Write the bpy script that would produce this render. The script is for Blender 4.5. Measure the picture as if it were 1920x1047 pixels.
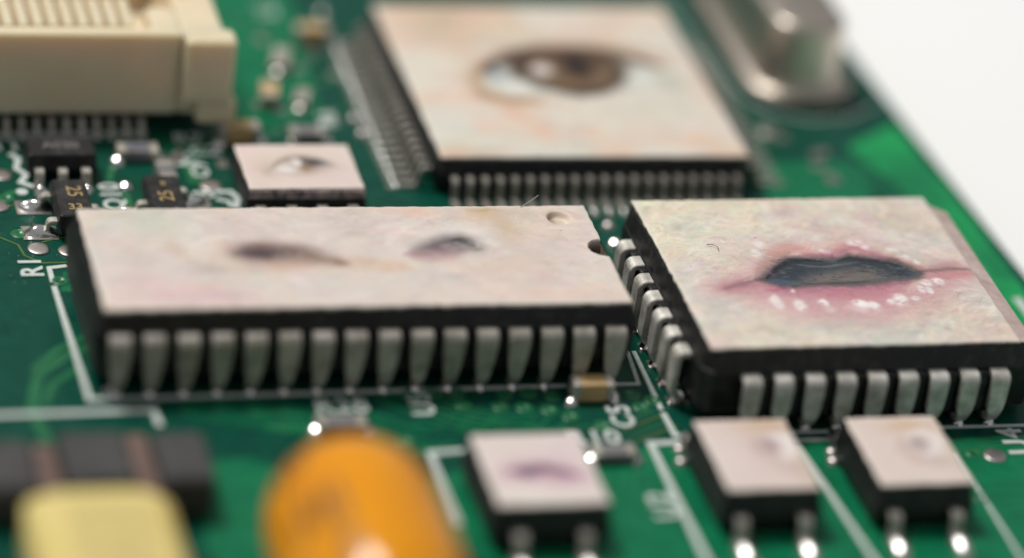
import bpy, bmesh, math, random
import numpy as np
from mathutils import Vector, Matrix

# ------------------------------------------------------------------ camera, light, exposure (1 unit = 1 mm)
for o in list(bpy.data.objects):
    bpy.data.objects.remove(o)
scene = bpy.context.scene
scene.unit_settings.system = 'METRIC'
scene.unit_settings.scale_length = 0.001
COL = scene.collection
rng = np.random.default_rng(7)
random.seed(7)

cam_data = bpy.data.cameras.new('camera')
cam = bpy.data.objects.new('camera', cam_data)
COL.objects.link(cam)
RT = Vector((0.960268, -0.243608, 0.136164)); UP = Vector((0.013284, 0.527251, 0.849606)); FW = Vector((0.278764, 0.814040, -0.509538))
cam.matrix_world = Matrix(((RT.x, UP.x, -FW.x, -51.4623), (RT.y, UP.y, -FW.y, -112.0348), (RT.z, UP.z, -FW.z, 73.3247), (0, 0, 0, 1)))
cam_data.sensor_fit = 'HORIZONTAL'
cam_data.sensor_width = 36.0
cam_data.lens = 126.1433
cam_data.clip_start = 1.0
cam_data.clip_end = 20000.0
cam_data.dof.use_dof = True
cam_data.dof.focus_distance = 141.0
cam_data.dof.aperture_fstop = 126.1433 * 1e-3 / 7.9
scene.camera = cam

world = bpy.data.worlds.new('World')
scene.world = world
world.use_nodes = True
world.node_tree.nodes['Background'].inputs[0].default_value = (0.93, 0.96, 1.0, 1)
world.node_tree.nodes['Background'].inputs[1].default_value = 0.29

def area_light(name, loc, target, size, power, color):
    d = bpy.data.lights.new(name, 'AREA')
    d.shape = 'RECTANGLE'; d.size, d.size_y = size
    d.energy = power; d.color = color
    o = bpy.data.objects.new(name, d)
    COL.objects.link(o)
    o.location = loc
    o.rotation_euler = (Vector(target) - Vector(loc)).to_track_quat('-Z', 'Y').to_euler()
    return o
# a window behind and to the left of the board, high up
area_light('window_light', (-122, 130, 312), (-8, 5, 0), (85, 85), 1130000, (1.0, 0.97, 0.93))

scene.render.engine = 'CYCLES'
scene.cycles.max_bounces = 8
vs = scene.view_settings
vs.view_transform = 'Standard'; vs.look = 'None'; vs.exposure = 0.0; vs.gamma = 1.0
vs.use_curve_mapping = False

# ------------------------------------------------------------------ materials
def lin(c):
    c = np.asarray(c, float) / 255.0
    return np.where(c <= 0.04045, c / 12.92, ((c + 0.055) / 1.055) ** 2.4)

def material(name, color, rough=0.5, metal=0.0, var=0.0, var_scale=1.0, bump=0.0, bump_scale=10.0,
             spec=0.5, color2=None, coat=0.0, rough_var=0.0, ramp=(0.32, 0.70)):
    m = bpy.data.materials.new(name); m.use_nodes = True
    nt = m.node_tree; b = nt.nodes['Principled BSDF']
    b.inputs['Base Color'].default_value = (*color, 1)
    b.inputs['Roughness'].default_value = rough
    b.inputs['Metallic'].default_value = metal
    b.inputs['Specular IOR Level'].default_value = spec
    if coat:
        b.inputs['Coat Weight'].default_value = coat; b.inputs['Coat Roughness'].default_value = 0.12
    tc = nt.nodes.new('ShaderNodeNewGeometry')
    if var or color2 is not None:
        n = nt.nodes.new('ShaderNodeTexNoise'); n.inputs['Scale'].default_value = var_scale
        n.inputs['Detail'].default_value = 5; n.inputs['Roughness'].default_value = 0.6
        nt.links.new(tc.outputs['Position'], n.inputs['Vector'])
        r = nt.nodes.new('ShaderNodeValToRGB')
        r.color_ramp.elements[0].position = ramp[0]; r.color_ramp.elements[1].position = ramp[1]
        c2 = color2 if color2 is not None else [min(1, c * (1 + var)) for c in color]
        c1 = color if color2 is not None else [c * (1 - var) for c in color]
        r.color_ramp.elements[0].color = (*c1, 1); r.color_ramp.elements[1].color = (*c2, 1)
        nt.links.new(n.outputs['Fac'], r.inputs['Fac']); nt.links.new(r.outputs['Color'], b.inputs['Base Color'])
        if rough_var:
            mr = nt.nodes.new('ShaderNodeMapRange')
            mr.inputs['To Min'].default_value = max(0.03, rough - rough_var); mr.inputs['To Max'].default_value = min(1, rough + rough_var)
            nt.links.new(n.outputs['Fac'], mr.inputs['Value']); nt.links.new(mr.outputs['Result'], b.inputs['Roughness'])
    if bump:
        n2 = nt.nodes.new('ShaderNodeTexNoise'); n2.inputs['Scale'].default_value = bump_scale
        n2.inputs['Detail'].default_value = 4
        nt.links.new(tc.outputs['Position'], n2.inputs['Vector'])
        bp = nt.nodes.new('ShaderNodeBump'); bp.inputs['Strength'].default_value = bump; bp.inputs['Distance'].default_value = 0.05
        nt.links.new(n2.outputs['Fac'], bp.inputs['Height']); nt.links.new(bp.outputs['Normal'], b.inputs['Normal'])
    return m

M = {}
M['table'] = material('white_paper', (0.92, 0.92, 0.905), 0.9, var=0.01, var_scale=0.02, spec=0.1)
M['mask'] = material('solder_mask', (0.003, 0.054, 0.037), 0.30, spec=0.18, color2=(0.004, 0.080, 0.048), var_scale=1.3, ramp=(0.35, 0.70), bump=0.10, bump_scale=3.0, rough_var=0.08)
M['pour'] = material('mask_over_copper', (0.004, 0.130, 0.058), 0.30, spec=0.18, color2=(0.007, 0.195, 0.082), var_scale=0.9, ramp=(0.34, 0.70), bump=0.10, bump_scale=3.0, rough_var=0.06)
M['pour_edge'] = material('mask_at_board_edge', (0.008, 0.19, 0.070), 0.35, spec=0.2, color2=(0.012, 0.36, 0.10), var_scale=0.28, ramp=(0.36, 0.60))
M['trace'] = material('mask_over_trace', (0.014, 0.150, 0.058), 0.3, var=0.15, var_scale=1.0)
M['trace_old'] = material('mask_over_thin_trace', (0.085, 0.155, 0.040), 0.3, var=0.2, var_scale=1.5)
M['trace_soft'] = material('mask_over_fine_trace', (0.009, 0.135, 0.060), 0.3, spec=0.2, color2=(0.012, 0.20, 0.085), var_scale=0.8)
M['edge'] = material('fibreglass_edge', (0.05, 0.22, 0.08), 0.7, var=0.2, var_scale=2.0)
M['silk'] = material('silkscreen_ink', (0.58, 0.64, 0.60), 0.6, var=0.12, var_scale=4.0)
M['black'] = material('black_epoxy', (0.007, 0.007, 0.007), 0.50, spec=0.45, color2=(0.055, 0.053, 0.050), var_scale=2.2, ramp=(0.48, 0.88), bump=0.35, bump_scale=14.0, rough_var=0.1)
M['grey'] = material('dark_grey_plastic', (0.050, 0.048, 0.048), 0.6, spec=0.3, color2=(0.07, 0.068, 0.068), var_scale=0.8, bump=0.3, bump_scale=10.0)
M['lead'] = material('tinned_lead', (0.33, 0.305, 0.255), 0.54, 0.6, color2=(0.60, 0.57, 0.51), var_scale=1.5, bump=0.45, bump_scale=9.0, rough_var=0.1)
M['lead_fine'] = material('tarnished_fine_lead', (0.30, 0.275, 0.24), 0.5, 0.6, color2=(0.46, 0.43, 0.38), var_scale=1.6, bump=0.3, bump_scale=9.0)
M['lead_lit'] = material('tinned_lead_lit', (0.42, 0.395, 0.34), 0.58, 0.55, color2=(0.80, 0.775, 0.72), var_scale=1.6, bump=0.45, bump_scale=9.0, ramp=(0.30, 0.62))  # tinned lead with raised colour, standing in for light on the lead tops
M['solder'] = material('solder', (0.80, 0.79, 0.77), 0.20, 1.0, color2=(0.72, 0.71, 0.68), var_scale=4.0, bump=0.12, bump_scale=4.0)
M['dull_solder'] = material('dull_solder', (0.74, 0.72, 0.69), 0.36, 1.0, color2=(0.60, 0.58, 0.55), var_scale=3.0, bump=0.25, bump_scale=5.0)
M['tin_pad'] = material('tinned_pad', (0.50, 0.46, 0.44), 0.38, 1.0, color2=(0.62, 0.56, 0.53), var_scale=2.5, bump=0.2, bump_scale=6.0)
M['gold_pad'] = material('bare_copper_pad', (0.62, 0.45, 0.16), 0.35, 1.0, var=0.15, var_scale=4.0)
M['can'] = material('nickel_can', (0.58, 0.51, 0.43), 0.38, 1.0, color2=(0.66, 0.59, 0.51), var_scale=0.6, bump=0.05, bump_scale=2.0)
M['cream'] = material('cream_nylon', (0.76, 0.63, 0.43), 0.5, color2=(0.80, 0.68, 0.49), var_scale=0.5, bump=0.1, bump_scale=8.0)
M['yellow'] = material('yellow_epoxy', (0.72, 0.57, 0.19), 0.5, spec=0.3, color2=(0.80, 0.67, 0.27), var_scale=0.4, bump=0.15, bump_scale=4.0)
M['band'] = material('darker_yellow', (0.64, 0.52, 0.20), 0.5, spec=0.3, var=0.1, var_scale=1.0)
M['orange'] = material('orange_resin', (0.76, 0.27, 0.004), 0.16, spec=0.4, color2=(0.84, 0.34, 0.006), var_scale=0.4, coat=0.0)
M['orange_print'] = material('brown_marking', (0.30, 0.115, 0.012), 0.35, var=0.2, var_scale=1.0)
M['ceramic'] = material('tan_ceramic', (0.50, 0.33, 0.15), 0.5, color2=(0.58, 0.40, 0.19), var_scale=3.0)
M['alumina'] = material('grey_resistor_coat', (0.16, 0.155, 0.155), 0.4, color2=(0.24, 0.23, 0.23), var_scale=2.0)
M['blue_mark'] = material('blue_grey_print', (0.10, 0.12, 0.20), 0.5)
M['copper'] = material('brown_strip', (0.12, 0.075, 0.06), 0.5, color2=(0.19, 0.115, 0.09), var_scale=2.0)
M['mark'] = material('ochre_laser_mark', (0.34, 0.24, 0.10), 0.6)
M['fibre'] = material('lint', (0.45, 0.44, 0.42), 0.7)
M['dark_fibre'] = material('dark_lint', (0.06, 0.06, 0.06), 0.7)
M['mauve'] = material('mauve_paint', (0.42, 0.31, 0.275), 0.55, color2=(0.58, 0.47, 0.43), var_scale=1.6, bump=0.4, bump_scale=6.0)

b = M['cream'].node_tree.nodes['Principled BSDF']
b.inputs['Subsurface Weight'].default_value = 0.6; b.inputs['Subsurface Radius'].default_value = (1.0, 0.62, 0.30); b.inputs['Subsurface Scale'].default_value = 1.2

def paint_material():
    m = bpy.data.materials.new('oil_paint'); m.use_nodes = True
    nt = m.node_tree; b = nt.nodes['Principled BSDF']
    a = nt.nodes.new('ShaderNodeAttribute'); a.attribute_name = 'paint'
    g = nt.nodes.new('ShaderNodeNewGeometry')
    n = nt.nodes.new('ShaderNodeTexNoise'); n.inputs['Scale'].default_value = 9.0; n.inputs['Detail'].default_value = 5
    bp = nt.nodes.new('ShaderNodeBump'); bp.inputs['Strength'].default_value = 0.45; bp.inputs['Distance'].default_value = 0.03
    nt.links.new(g.outputs['Position'], n.inputs['Vector']); nt.links.new(n.outputs['Fac'], bp.inputs['Height'])
    nt.links.new(bp.outputs['Normal'], b.inputs['Normal'])
    nt.links.new(a.outputs['Color'], b.inputs['Base Color'])
    b.inputs['Roughness'].default_value = 0.5; b.inputs['Specular IOR Level'].default_value = 0.35
    return m
M['paint'] = paint_material()

# ------------------------------------------------------------------ object helpers
def tag(o, label=None, cat=None, group=None, kind=None):
    if label: o['label'] = label
    if cat: o['category'] = cat
    if group: o['group'] = group
    if kind: o['kind'] = kind
    return o

def thing(name, label, cat, loc=(0, 0, 0), rz=0.0, group=None):
    o = bpy.data.objects.new(name, None)
    COL.objects.link(o)
    o.location = (loc[0], loc[1], loc[2] if len(loc) > 2 else 0.0); o.rotation_euler = (0, 0, math.radians(rz))
    o.empty_display_size = 0.5
    return tag(o, label, cat, group)

def part(name, mesh, mat=None, parent=None, loc=(0, 0, 0), rz=0.0, label=None, scale=None):
    if mat is not None and not mesh.materials:
        mesh.materials.append(M[mat])
    o = bpy.data.objects.new(name, mesh)
    COL.objects.link(o)
    o.parent = parent
    o.location = (loc[0], loc[1], loc[2] if len(loc) > 2 else 0.0)
    o.rotation_euler = (0, 0, math.radians(rz))
    if scale: o.scale = scale
    if label: o['label'] = label
    return o

def mesh_from(name, verts, faces, smooth=False):
    me = bpy.data.meshes.new(name)
    me.from_pydata([tuple(v) for v in verts], [], faces)
    bm = bmesh.new(); bm.from_mesh(me)
    bmesh.ops.recalc_face_normals(bm, faces=bm.faces)
    bm.to_mesh(me); bm.free()
    if smooth:
        me.polygons.foreach_set('use_smooth', [True] * len(me.polygons))
    me.update()
    return me

def ring(x0, x1, y0, y1, z, c=0.0, seg=1):
    """closed rectangle with cut (seg 1) or rounded corners, anticlockwise"""
    if c <= 0:
        return [(x0, y0, z), (x1, y0, z), (x1, y1, z), (x0, y1, z)]
    out = []
    for cx, cy, a0 in ((x1 - c, y0 + c, -90), (x1 - c, y1 - c, 0), (x0 + c, y1 - c, 90), (x0 + c, y0 + c, 180)):
        for k in range(seg + 1):
            a = math.radians(a0 + 90 * k / seg)
            out.append((cx + c * math.cos(a), cy + c * math.sin(a), z))
    return out

def loft(name, rings, cap0=True, cap1=True, smooth=False):
    n = len(rings[0]); v = [p for r in rings for p in r]; f = []
    for k in range(len(rings) - 1):
        for i in range(n):
            j = (i + 1) % n
            f.append((k * n + i, k * n + j, (k + 1) * n + j, (k + 1) * n + i))
    if cap0: f.append(tuple(range(n))[::-1])
    if cap1: f.append(tuple((len(rings) - 1) * n + i for i in range(n)))
    return mesh_from(name, v, f, smooth)

def box(name, x0, x1, y0, y1, z0, z1, b=0.05, c=None, seg=2):
    c = b * 1.5 if c is None else c
    return loft(name, [ring(x0 + b, x1 - b, y0 + b, y1 - b, z0, c, seg), ring(x0, x1, y0, y1, z0 + b, c, seg),
                       ring(x0, x1, y0, y1, z1 - b, c, seg), ring(x0 + b, x1 - b, y0 + b, y1 - b, z1, c, seg)])

def merge(name, *meshes):
    v, f = [], []
    for m in meshes:
        o = len(v)
        v += [tuple(q.co) for q in m.vertices]
        f += [tuple(o + i for i in p.vertices) for p in m.polygons]
    return mesh_from(name, v, f)

def bent_lead(name, path, widths, t=0.22, ch=0.04):
    """flat strip bent along a path of (outward, z); outward is -y"""
    P = [Vector((0, -d, z)) for d, z in path]; n = len(P); R_ = []
    for i, p in enumerate(P):
        tg = (P[min(i + 1, n - 1)] - P[max(i - 1, 0)]).normalized()
        nrm = Vector((0, tg.z, -tg.y))
        w = widths[i] / 2; h = t / 2
        R_.append([tuple(p + Vector((a, 0, 0)) + nrm * b) for a, b in
                   ((-w + ch, h), (w - ch, h), (w, h - ch), (w, -h + ch), (w - ch, -h), (-w + ch, -h), (-w, -h + ch), (-w, h - ch))])
    return loft(name, R_)

def arc(cx, cz, r, a0, a1, n):
    return [(cx + r * math.cos(math.radians(a0 + (a1 - a0) * k / n)), cz + r * math.sin(math.radians(a0 + (a1 - a0) * k / n))) for k in range(n + 1)]

def vnoise(p, seed=0.0):
    return (math.sin(p.x * 2.3 + seed) * math.cos(p.y * 2.9 - seed * 1.7) + math.sin(p.z * 3.1 + p.x * 1.9 + seed * 0.6)) * 0.5

def blob(name, rx, ry, rz, seed=0.0, amp=0.12, sub=3, flat=None):
    """solder meniscus: a lumpy dome sitting on z = 0"""
    bm = bmesh.new()
    bmesh.ops.create_icosphere(bm, subdivisions=sub, radius=1.0)
    for v in bm.verts:
        n = vnoise(v.co * 1.7, seed)
        c = v.co * (1 + amp * n)
        if flat is not None:                       # facet shaped to mirror the window light at the camera
            k = c.dot(flat)
            if k > 0.86: c = c - flat * ((k - 0.86) * 0.80)
        flare = 1.0 + 0.35 * max(0.0, 0.35 - c.z) if c.z < 0.35 else 1.0
        v.co = Vector((c.x * rx * flare, c.y * ry * flare, max(c.z, -0.25) * rz + 0.02))
    me = bpy.data.meshes.new(name); bm.to_mesh(me); bm.free()
    me.polygons.foreach_set('use_smooth', [True] * len(me.polygons))
    return me

def ribbon(name, pts, w, z0, z1, closed=False):
    P = [Vector((x, y, 0)) for x, y in pts]; n = len(P); L, Rr = [], []
    for i, p in enumerate(P):
        a = P[i - 1] if (i > 0 or closed) else None
        b = P[(i + 1) % n] if (i < n - 1 or closed) else None
        d1 = (p - a).normalized() if a is not None else None
        d2 = (b - p).normalized() if b is not None else None
        d1 = d1 or d2; d2 = d2 or d1
        tg = (d1 + d2).normalized(); nr = Vector((-tg.y, tg.x, 0))
        k = 1.0 / max(0.45, nr.dot(Vector((-d1.y, d1.x, 0))))
        L.append(p + nr * (w / 2 * k)); Rr.append(p - nr * (w / 2 * k))
    v, f = [], []
    for l, r in zip(L, Rr):
        v += [(l.x, l.y, z0), (r.x, r.y, z0), (r.x, r.y, z1), (l.x, l.y, z1)]
    m = n if closed else n - 1
    for i in range(m):
        a, b = i * 4, ((i + 1) % n) * 4
        for k in range(4):
            f.append((a + k, a + (k + 1) % 4, b + (k + 1) % 4, b + k))
    if not closed:
        f += [(0, 1, 2, 3), ((n - 1) * 4 + 3, (n - 1) * 4 + 2, (n - 1) * 4 + 1, (n - 1) * 4)]
    return mesh_from(name, v, f)

def disc(name, r, z0, z1, n=28, ry=None, dome=0.0):
    ry = ry or r
    def c(k, z): return [(k * r * math.cos(2 * math.pi * i / n), k * ry * math.sin(2 * math.pi * i / n), z) for i in range(n)]
    return loft(name, [c(1, z0), c(1, z1), c(0.8, z1 + dome * 0.7), c(0.4, z1 + dome)], smooth=bool(dome))

def text_mesh(name, s, size, depth=0.02, bold=0.02, space=1.0):
    cu = bpy.data.curves.new(name, 'FONT'); cu.body = s; cu.size = size
    cu.extrude = depth / 2; cu.offset = bold; cu.align_x = 'CENTER'; cu.align_y = 'CENTER'; cu.space_character = space
    cu.resolution_u = 6
    o = bpy.data.objects.new(name, cu); COL.objects.link(o)
    bpy.context.view_layer.update()
    me = bpy.data.meshes.new_from_object(o.evaluated_get(bpy.context.evaluated_depsgraph_get()))
    bpy.data.objects.remove(o); bpy.data.curves.remove(cu)
    return me

def tube(name, pts, r, n=6):
    P = [Vector(p) for p in pts]; R_ = []
    for i, p in enumerate(P):
        tg = (P[min(i + 1, len(P) - 1)] - P[max(i - 1, 0)]).normalized()
        a = tg.orthogonal().normalized(); b = tg.cross(a)
        R_.append([tuple(p + (a * math.cos(2 * math.pi * k / n) + b * math.sin(2 * math.pi * k / n)) * r) for k in range(n)])
    return loft(name, R_, smooth=True)

# ------------------------------------------------------------------ little oil paintings (pigment per vertex, relief in the mesh)
class Canvas:
    def __init__(self, x0, x1, y0, y1, res, base, seed):
        self.b = (x0, x1, y0, y1)
        nx = int((x1 - x0) * res) + 1; ny = int((y1 - y0) * res) + 1
        self.nx, self.ny, self.res = nx, ny, res
        self.X, self.Y = np.meshgrid(np.linspace(x0, x1, nx), np.linspace(y0, y1, ny))
        self.C = np.tile(np.asarray(base, float) / 255, (ny, nx, 1))
        self.H = np.zeros((ny, nx)); self.r = np.random.default_rng(seed)
        self.WX = self.noise(1.2, 3) * 0.30; self.WY = self.noise(1.2, 3) * 0.30
    def noise(self, cell, octaves=3, ax=1.0, ay=1.0):
        """smooth noise in about -1..1, cell in mm"""
        out = np.zeros((self.ny, self.nx)); amp, tot = 1.0, 0.0
        for k in range(octaves):
            cx, cy = cell * ax / 2 ** k, cell * ay / 2 ** k
            gx = (self.X - self.b[0]) / cx; gy = (self.Y - self.b[2]) / cy
            g = self.r.uniform(-1, 1, (int(gy.max()) + 3, int(gx.max()) + 3))
            ix, iy = gx.astype(int), gy.astype(int); fx, fy = gx - ix, gy - iy
            fx, fy = fx * fx * (3 - 2 * fx), fy * fy * (3 - 2 * fy)
            out += amp * ((g[iy, ix] * (1 - fx) + g[iy, ix + 1] * fx) * (1 - fy) + (g[iy + 1, ix] * (1 - fx) + g[iy + 1, ix + 1] * fx) * fy)
            tot += amp; amp *= 0.55
        return out / tot
    def mix(self, a, col):
        a = np.clip(a, 0, 1)[..., None]
        self.C = self.C * (1 - a) + np.asarray(col, float) / 255 * a
    def warped(self, w): return self.X + self.WX * w, self.Y + self.WY * w
    def blob(self, c, r, col, a=1.0, p=1.0, warp=0.6, rot=0.0):
        x, y = self.warped(warp); dx, dy = x - c[0], y - c[1]
        t = math.radians(rot); dx, dy = dx * math.cos(t) + dy * math.sin(t), -dx * math.sin(t) + dy * math.cos(t)
        d = (dx / r[0]) ** 2 + (dy / r[1]) ** 2
        self.mix(a * np.exp(-(d ** p)), col)
    def seg_dist(self, x, y, pts, closed=False):
        best = np.full(x.shape, 1e9); tt = np.zeros(x.shape); n = len(pts)
        for i in range(n if closed else n - 1):
            ax, ay = pts[i]; bx, by = pts[(i + 1) % n]
            ex, ey = bx - ax, by - ay; l2 = ex * ex + ey * ey + 1e-9
            t = np.clip(((x - ax) * ex + (y - ay) * ey) / l2, 0, 1)
            d = np.hypot(x - ax - t * ex, y - ay - t * ey)
            k = d < best; best = np.where(k, d, best); tt = np.where(k, (i + t) / max(1, n - 1), tt)
        return best, tt
    def stroke(self, pts, w, col, a=1.0, soft=0.6, warp=0.25, taper=True):
        x, y = self.warped(warp); d, t = self.seg_dist(x, y, pts)
        ww = w / 2 * (np.sqrt(np.clip(np.sin(np.pi * np.clip(t * 0.94 + 0.03, 0, 1)), 0.05, 1)) if taper else 1)
        self.mix(a * np.clip((ww * (1 + soft) - d) / (ww * 2 * soft + 1e-6), 0, 1) ** 1.3, col)
    def fill(self, pts, col, a=1.0, soft=0.15, warp=0.25):
        x, y = self.warped(warp); d, _ = self.seg_dist(x, y, pts, True); ins = np.zeros(x.shape, bool); n = len(pts)
        for i in range(n):
            ax, ay = pts[i]; bx, by = pts[(i + 1) % n]
            if ay == by: continue
            k = ((ay > y) != (by > y)) & (x < (bx - ax) * (y - ay) / (by - ay) + ax); ins ^= k
        s = np.where(ins, d, -d)
        m = np.clip(s / soft * 0.5 + 0.5, 0, 1); m = m * m * (3 - 2 * m)
        self.mix(a * m, col); return m
    def dabs(self, n, length, width, alpha, jitter, relief, angle=None, smear=0.2):
        """brush dabs that pick up the colour near them"""
        x0, x1, y0, y1 = self.b
        for _ in range(n):
            cx, cy = self.r.uniform(x0, x1), self.r.uniform(y0, y1)
            ang = (angle(cx, cy) if angle else 0.0) + self.r.normal(0, 0.5)
            L, W = length * self.r.uniform(0.5, 1.4), width * self.r.uniform(0.5, 1.4)
            sx, sy = cx + self.r.normal(0, smear), cy + self.r.normal(0, smear * 0.5)
            jx = int(np.clip((sx - x0) * self.res, 0, self.nx - 1)); jy = int(np.clip((sy - y0) * self.res, 0, self.ny - 1))
            col = np.clip(self.C[jy, jx] * (1 + self.r.normal(0, jitter)) + self.r.normal(0, jitter * 0.35, 3), 0, 1)
            R_ = L * 1.6
            i0, i1 = int(max(0, (cx - R_ - x0) * self.res)), int(min(self.nx, (cx + R_ - x0) * self.res + 2))
            k0, k1 = int(max(0, (cy - R_ - y0) * self.res)), int(min(self.ny, (cy + R_ - y0) * self.res + 2))
            if i1 - i0 < 2 or k1 - k0 < 2: continue
            dx = self.X[k0:k1, i0:i1] - cx; dy = self.Y[k0:k1, i0:i1] - cy
            u = dx * math.cos(ang) + dy * math.sin(ang); v = -dx * math.sin(ang) + dy * math.cos(ang)
            v = v + 0.25 * u * u / L
            m = np.exp(-((u / L) ** 4) - ((v / W) ** 2))
            br = 0.65 + 0.35 * np.sin(v / W * 7 + self.r.uniform(0, 6))
            a = (alpha * m * br)[..., None]
            self.C[k0:k1, i0:i1] = self.C[k0:k1, i0:i1] * (1 - a) + col * a
            self.H[k0:k1, i0:i1] += relief * m * br * self.r.uniform(-0.3, 1.0)
    def speckle(self, n, r, cols, a=0.8):
        for _ in range(n):
            c = (self.r.uniform(*self.b[:2]), self.r.uniform(*self.b[2:]))
            i0, i1 = int(max(0, (c[0] - 3 * r - self.b[0]) * self.res)), int(min(self.nx, (c[0] + 3 * r - self.b[0]) * self.res + 2))
            k0, k1 = int(max(0, (c[1] - 3 * r - self.b[2]) * self.res)), int(min(self.ny, (c[1] + 3 * r - self.b[2]) * self.res + 2))
            s = r * self.r.uniform(0.5, 1.3)
            m = (a * np.exp(-(((self.X[k0:k1, i0:i1] - c[0]) ** 2 + (self.Y[k0:k1, i0:i1] - c[1]) ** 2) / (s * s)) ** 2))[..., None]
            self.C[k0:k1, i0:i1] = self.C[k0:k1, i0:i1] * (1 - m) + np.asarray(cols[self.r.integers(len(cols))], float) / 255 * m
    def mesh(self, name, z, skirt=0.12, rag=0.02, gain=0.93, H2=None, edge_a=0.6, edge_col=(240, 232, 216)):
        x0, x1, y0, y1 = self.b
        nz = self.noise(0.35, 3)
        ex = np.exp(-np.minimum(self.X - x0, x1 - self.X) / 0.06); ey = np.exp(-np.minimum(self.Y - y0, y1 - self.Y) / 0.06)
        X = self.X + nz * rag * ex * 1.5; Y = self.Y + self.noise(0.35, 3) * rag * ey * 1.5
        Z = z + self.H + self.noise(0.25, 2) * 0.004 - 0.03 * np.maximum(ex, ey)
        if H2 is not None: Z = Z + H2
        co = np.stack([X, Y, Z], -1).reshape(-1, 3)
        nx, ny = self.nx, self.ny; idx = np.arange(nx * ny).reshape(ny, nx)
        q = np.stack([idx[:-1, :-1], idx[:-1, 1:], idx[1:, 1:], idx[1:, :-1]], -1).reshape(-1, 4)
        edge = np.concatenate([idx[0, :], idx[1:, -1], idx[-1, -2::-1], idx[-2:0:-1, 0]])
        sk = co[edge].copy(); sk[:, 2] = z - skirt
        base = len(co); m = len(edge); k = np.arange(m); k2 = (k + 1) % m
        qs = np.stack([base + k, base + k2, edge[k2], edge[k]], -1)
        co = np.concatenate([co, sk]); q = np.concatenate([q, qs])
        ed = np.clip(np.maximum(np.exp(-np.minimum(self.X - x0, x1 - self.X) / 0.13), np.exp(-np.minimum(self.Y - y0, y1 - self.Y) / 0.10)) * (0.75 + 0.5 * nz), 0, 0.8)
        self.mix(ed * edge_a, edge_col)
        col = self.C.reshape(-1, 3); col = np.concatenate([col, col[edge] * 0.97])
        col = np.clip(lin(np.clip(col, 0, 1) * 255) * gain, 0, 1)
        me = bpy.data.meshes.new(name)
        me.vertices.add(len(co)); me.vertices.foreach_set('co', co.ravel())
        me.loops.add(q.size); me.loops.foreach_set('vertex_index', q.ravel().astype(np.int32))
        me.polygons.add(len(q)); me.polygons.foreach_set('loop_start', np.arange(0, q.size, 4, dtype=np.int32))
        me.polygons.foreach_set('use_smooth', np.concatenate([np.ones(len(q) - m, bool), np.zeros(m, bool)]))
        me.update(calc_edges=True)
        at = me.color_attributes.new('paint', 'FLOAT_COLOR', 'POINT')
        at.data.foreach_set('color', np.concatenate([col, np.ones((len(col), 1))], 1).ravel())
        me.materials.append(M['paint'])
        return me

# ------------------------------------------------------------------ setting: white table top, circuit board
table = part('table_top', mesh_from('table_top', [(-3000, -3000, -4.2), (3000, -3000, -4.2), (3000, 3000, -4.2), (-3000, 3000, -4.2)], [(0, 1, 2, 3)]), 'table')
tag(table, kind='structure')

board = thing('circuit_board', 'green printed circuit board carrying all the chips', 'circuit board')
def edge_x(y): return 10.95 - (y - 4.2) * 0.057
def outline(z, inset=0.0):
    return [(-62, -32, z), (edge_x(-32) - inset, -32, z), (edge_x(66) - inset, 66, z), (-62, 66, z)]
part('laminate', loft('laminate', [outline(-1.6), outline(-0.03), outline(0.0, 0.03)], cap1=False), 'edge', board)
part('solder_mask', mesh_from('solder_mask', outline(0.0, 0.03), [(0, 1, 2, 3)]), 'mask', board)

ZP, ZT, ZS = 0.012, 0.018, 0.040      # copper pour, traces, ink
def pour(pts, mat='pour', z=ZP):
    n = len(pts)
    return part('copper_pour', mesh_from('copper_pour', [(x, y, z) for x, y in pts], [tuple(range(n))]), mat, board)
pour([(-14.2, -7.25), (-9.5, -7.25), (-9.5, -6.95), (9.0, -6.95), (9.0, -5.2), (10.2, -4.6), (11.0, -31), (-16.5, -31), (-16.5, -14.5), (-18.2, -12.0), (-18.2, -8.6)])
pour([(-26.6, -7.2), (-24.3, -6.9), (-21.8, -9.2), (-22.6, -31), (-27.2, -31)])
pour([(7.6, -4.0), (10.75, -4.2), (10.1, 12.0), (9.55, 17.6), (6.6, 15.6), (7.9, 12.0), (7.2, 7.0)], 'pour_edge')
pour([(1.5, 8.2), (6.4, 8.4), (6.2, 14.4), (1.7, 14.2)], 'pour')
pour([(-21.5, 17.4), (-16.4, 18.5), (-15.6, 31), (-21.4, 31)], 'pour')
pour([(-29.6, 4.6), (-28.9, 4.6), (-28.6, 6.0), (-29.3, 6.1)], 'pour')

def silk(pts, w=0.2, closed=False):
    return part('silkscreen_line', ribbon('silkscreen_line', pts, w, 0.002, ZS + 0.0004 * len(board.children), closed), 'silk', board)
# outline of the nose chip
silk([(-29.103, 6.484), (-29.812, 6.343), (-29.815, 5.281)], 0.20)
silk([(-29.812, 5.007), (-29.600, -2.915), (-11.149, -2.675)], 0.22)
silk([(-9.216, -2.676), (-8.244, -2.677), (-8.045, -0.375)], 0.16)
# outline of the lips chip
silk([(-7.785, -0.384), (-7.845, -4.503)], 0.18); silk([(-7.845, -4.723), (-7.802, -6.243), (-6.865, -6.249)], 0.22)
silk([(-3.202, -6.234), (0.288, -6.245)], 0.16); silk([(2.528, -6.161), (8.130, -6.187)], 0.16)
# boxes round the three front chips
silk([(-7.424, -6.689), (-8.939, -6.726), (-8.949, -14.479)], 0.28)
silk([(-3.163, -6.777), (-1.000, -6.804)], 0.16); silk([(-3.171, -7.064), (-2.562, -15.286)], 0.24)
silk([(2.997, -7.892), (3.108, -15.794)], 0.14)
silk([(-15.917, -6.823), (-17.562, -6.954), (-17.546, -11.476)], 0.26)
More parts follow.
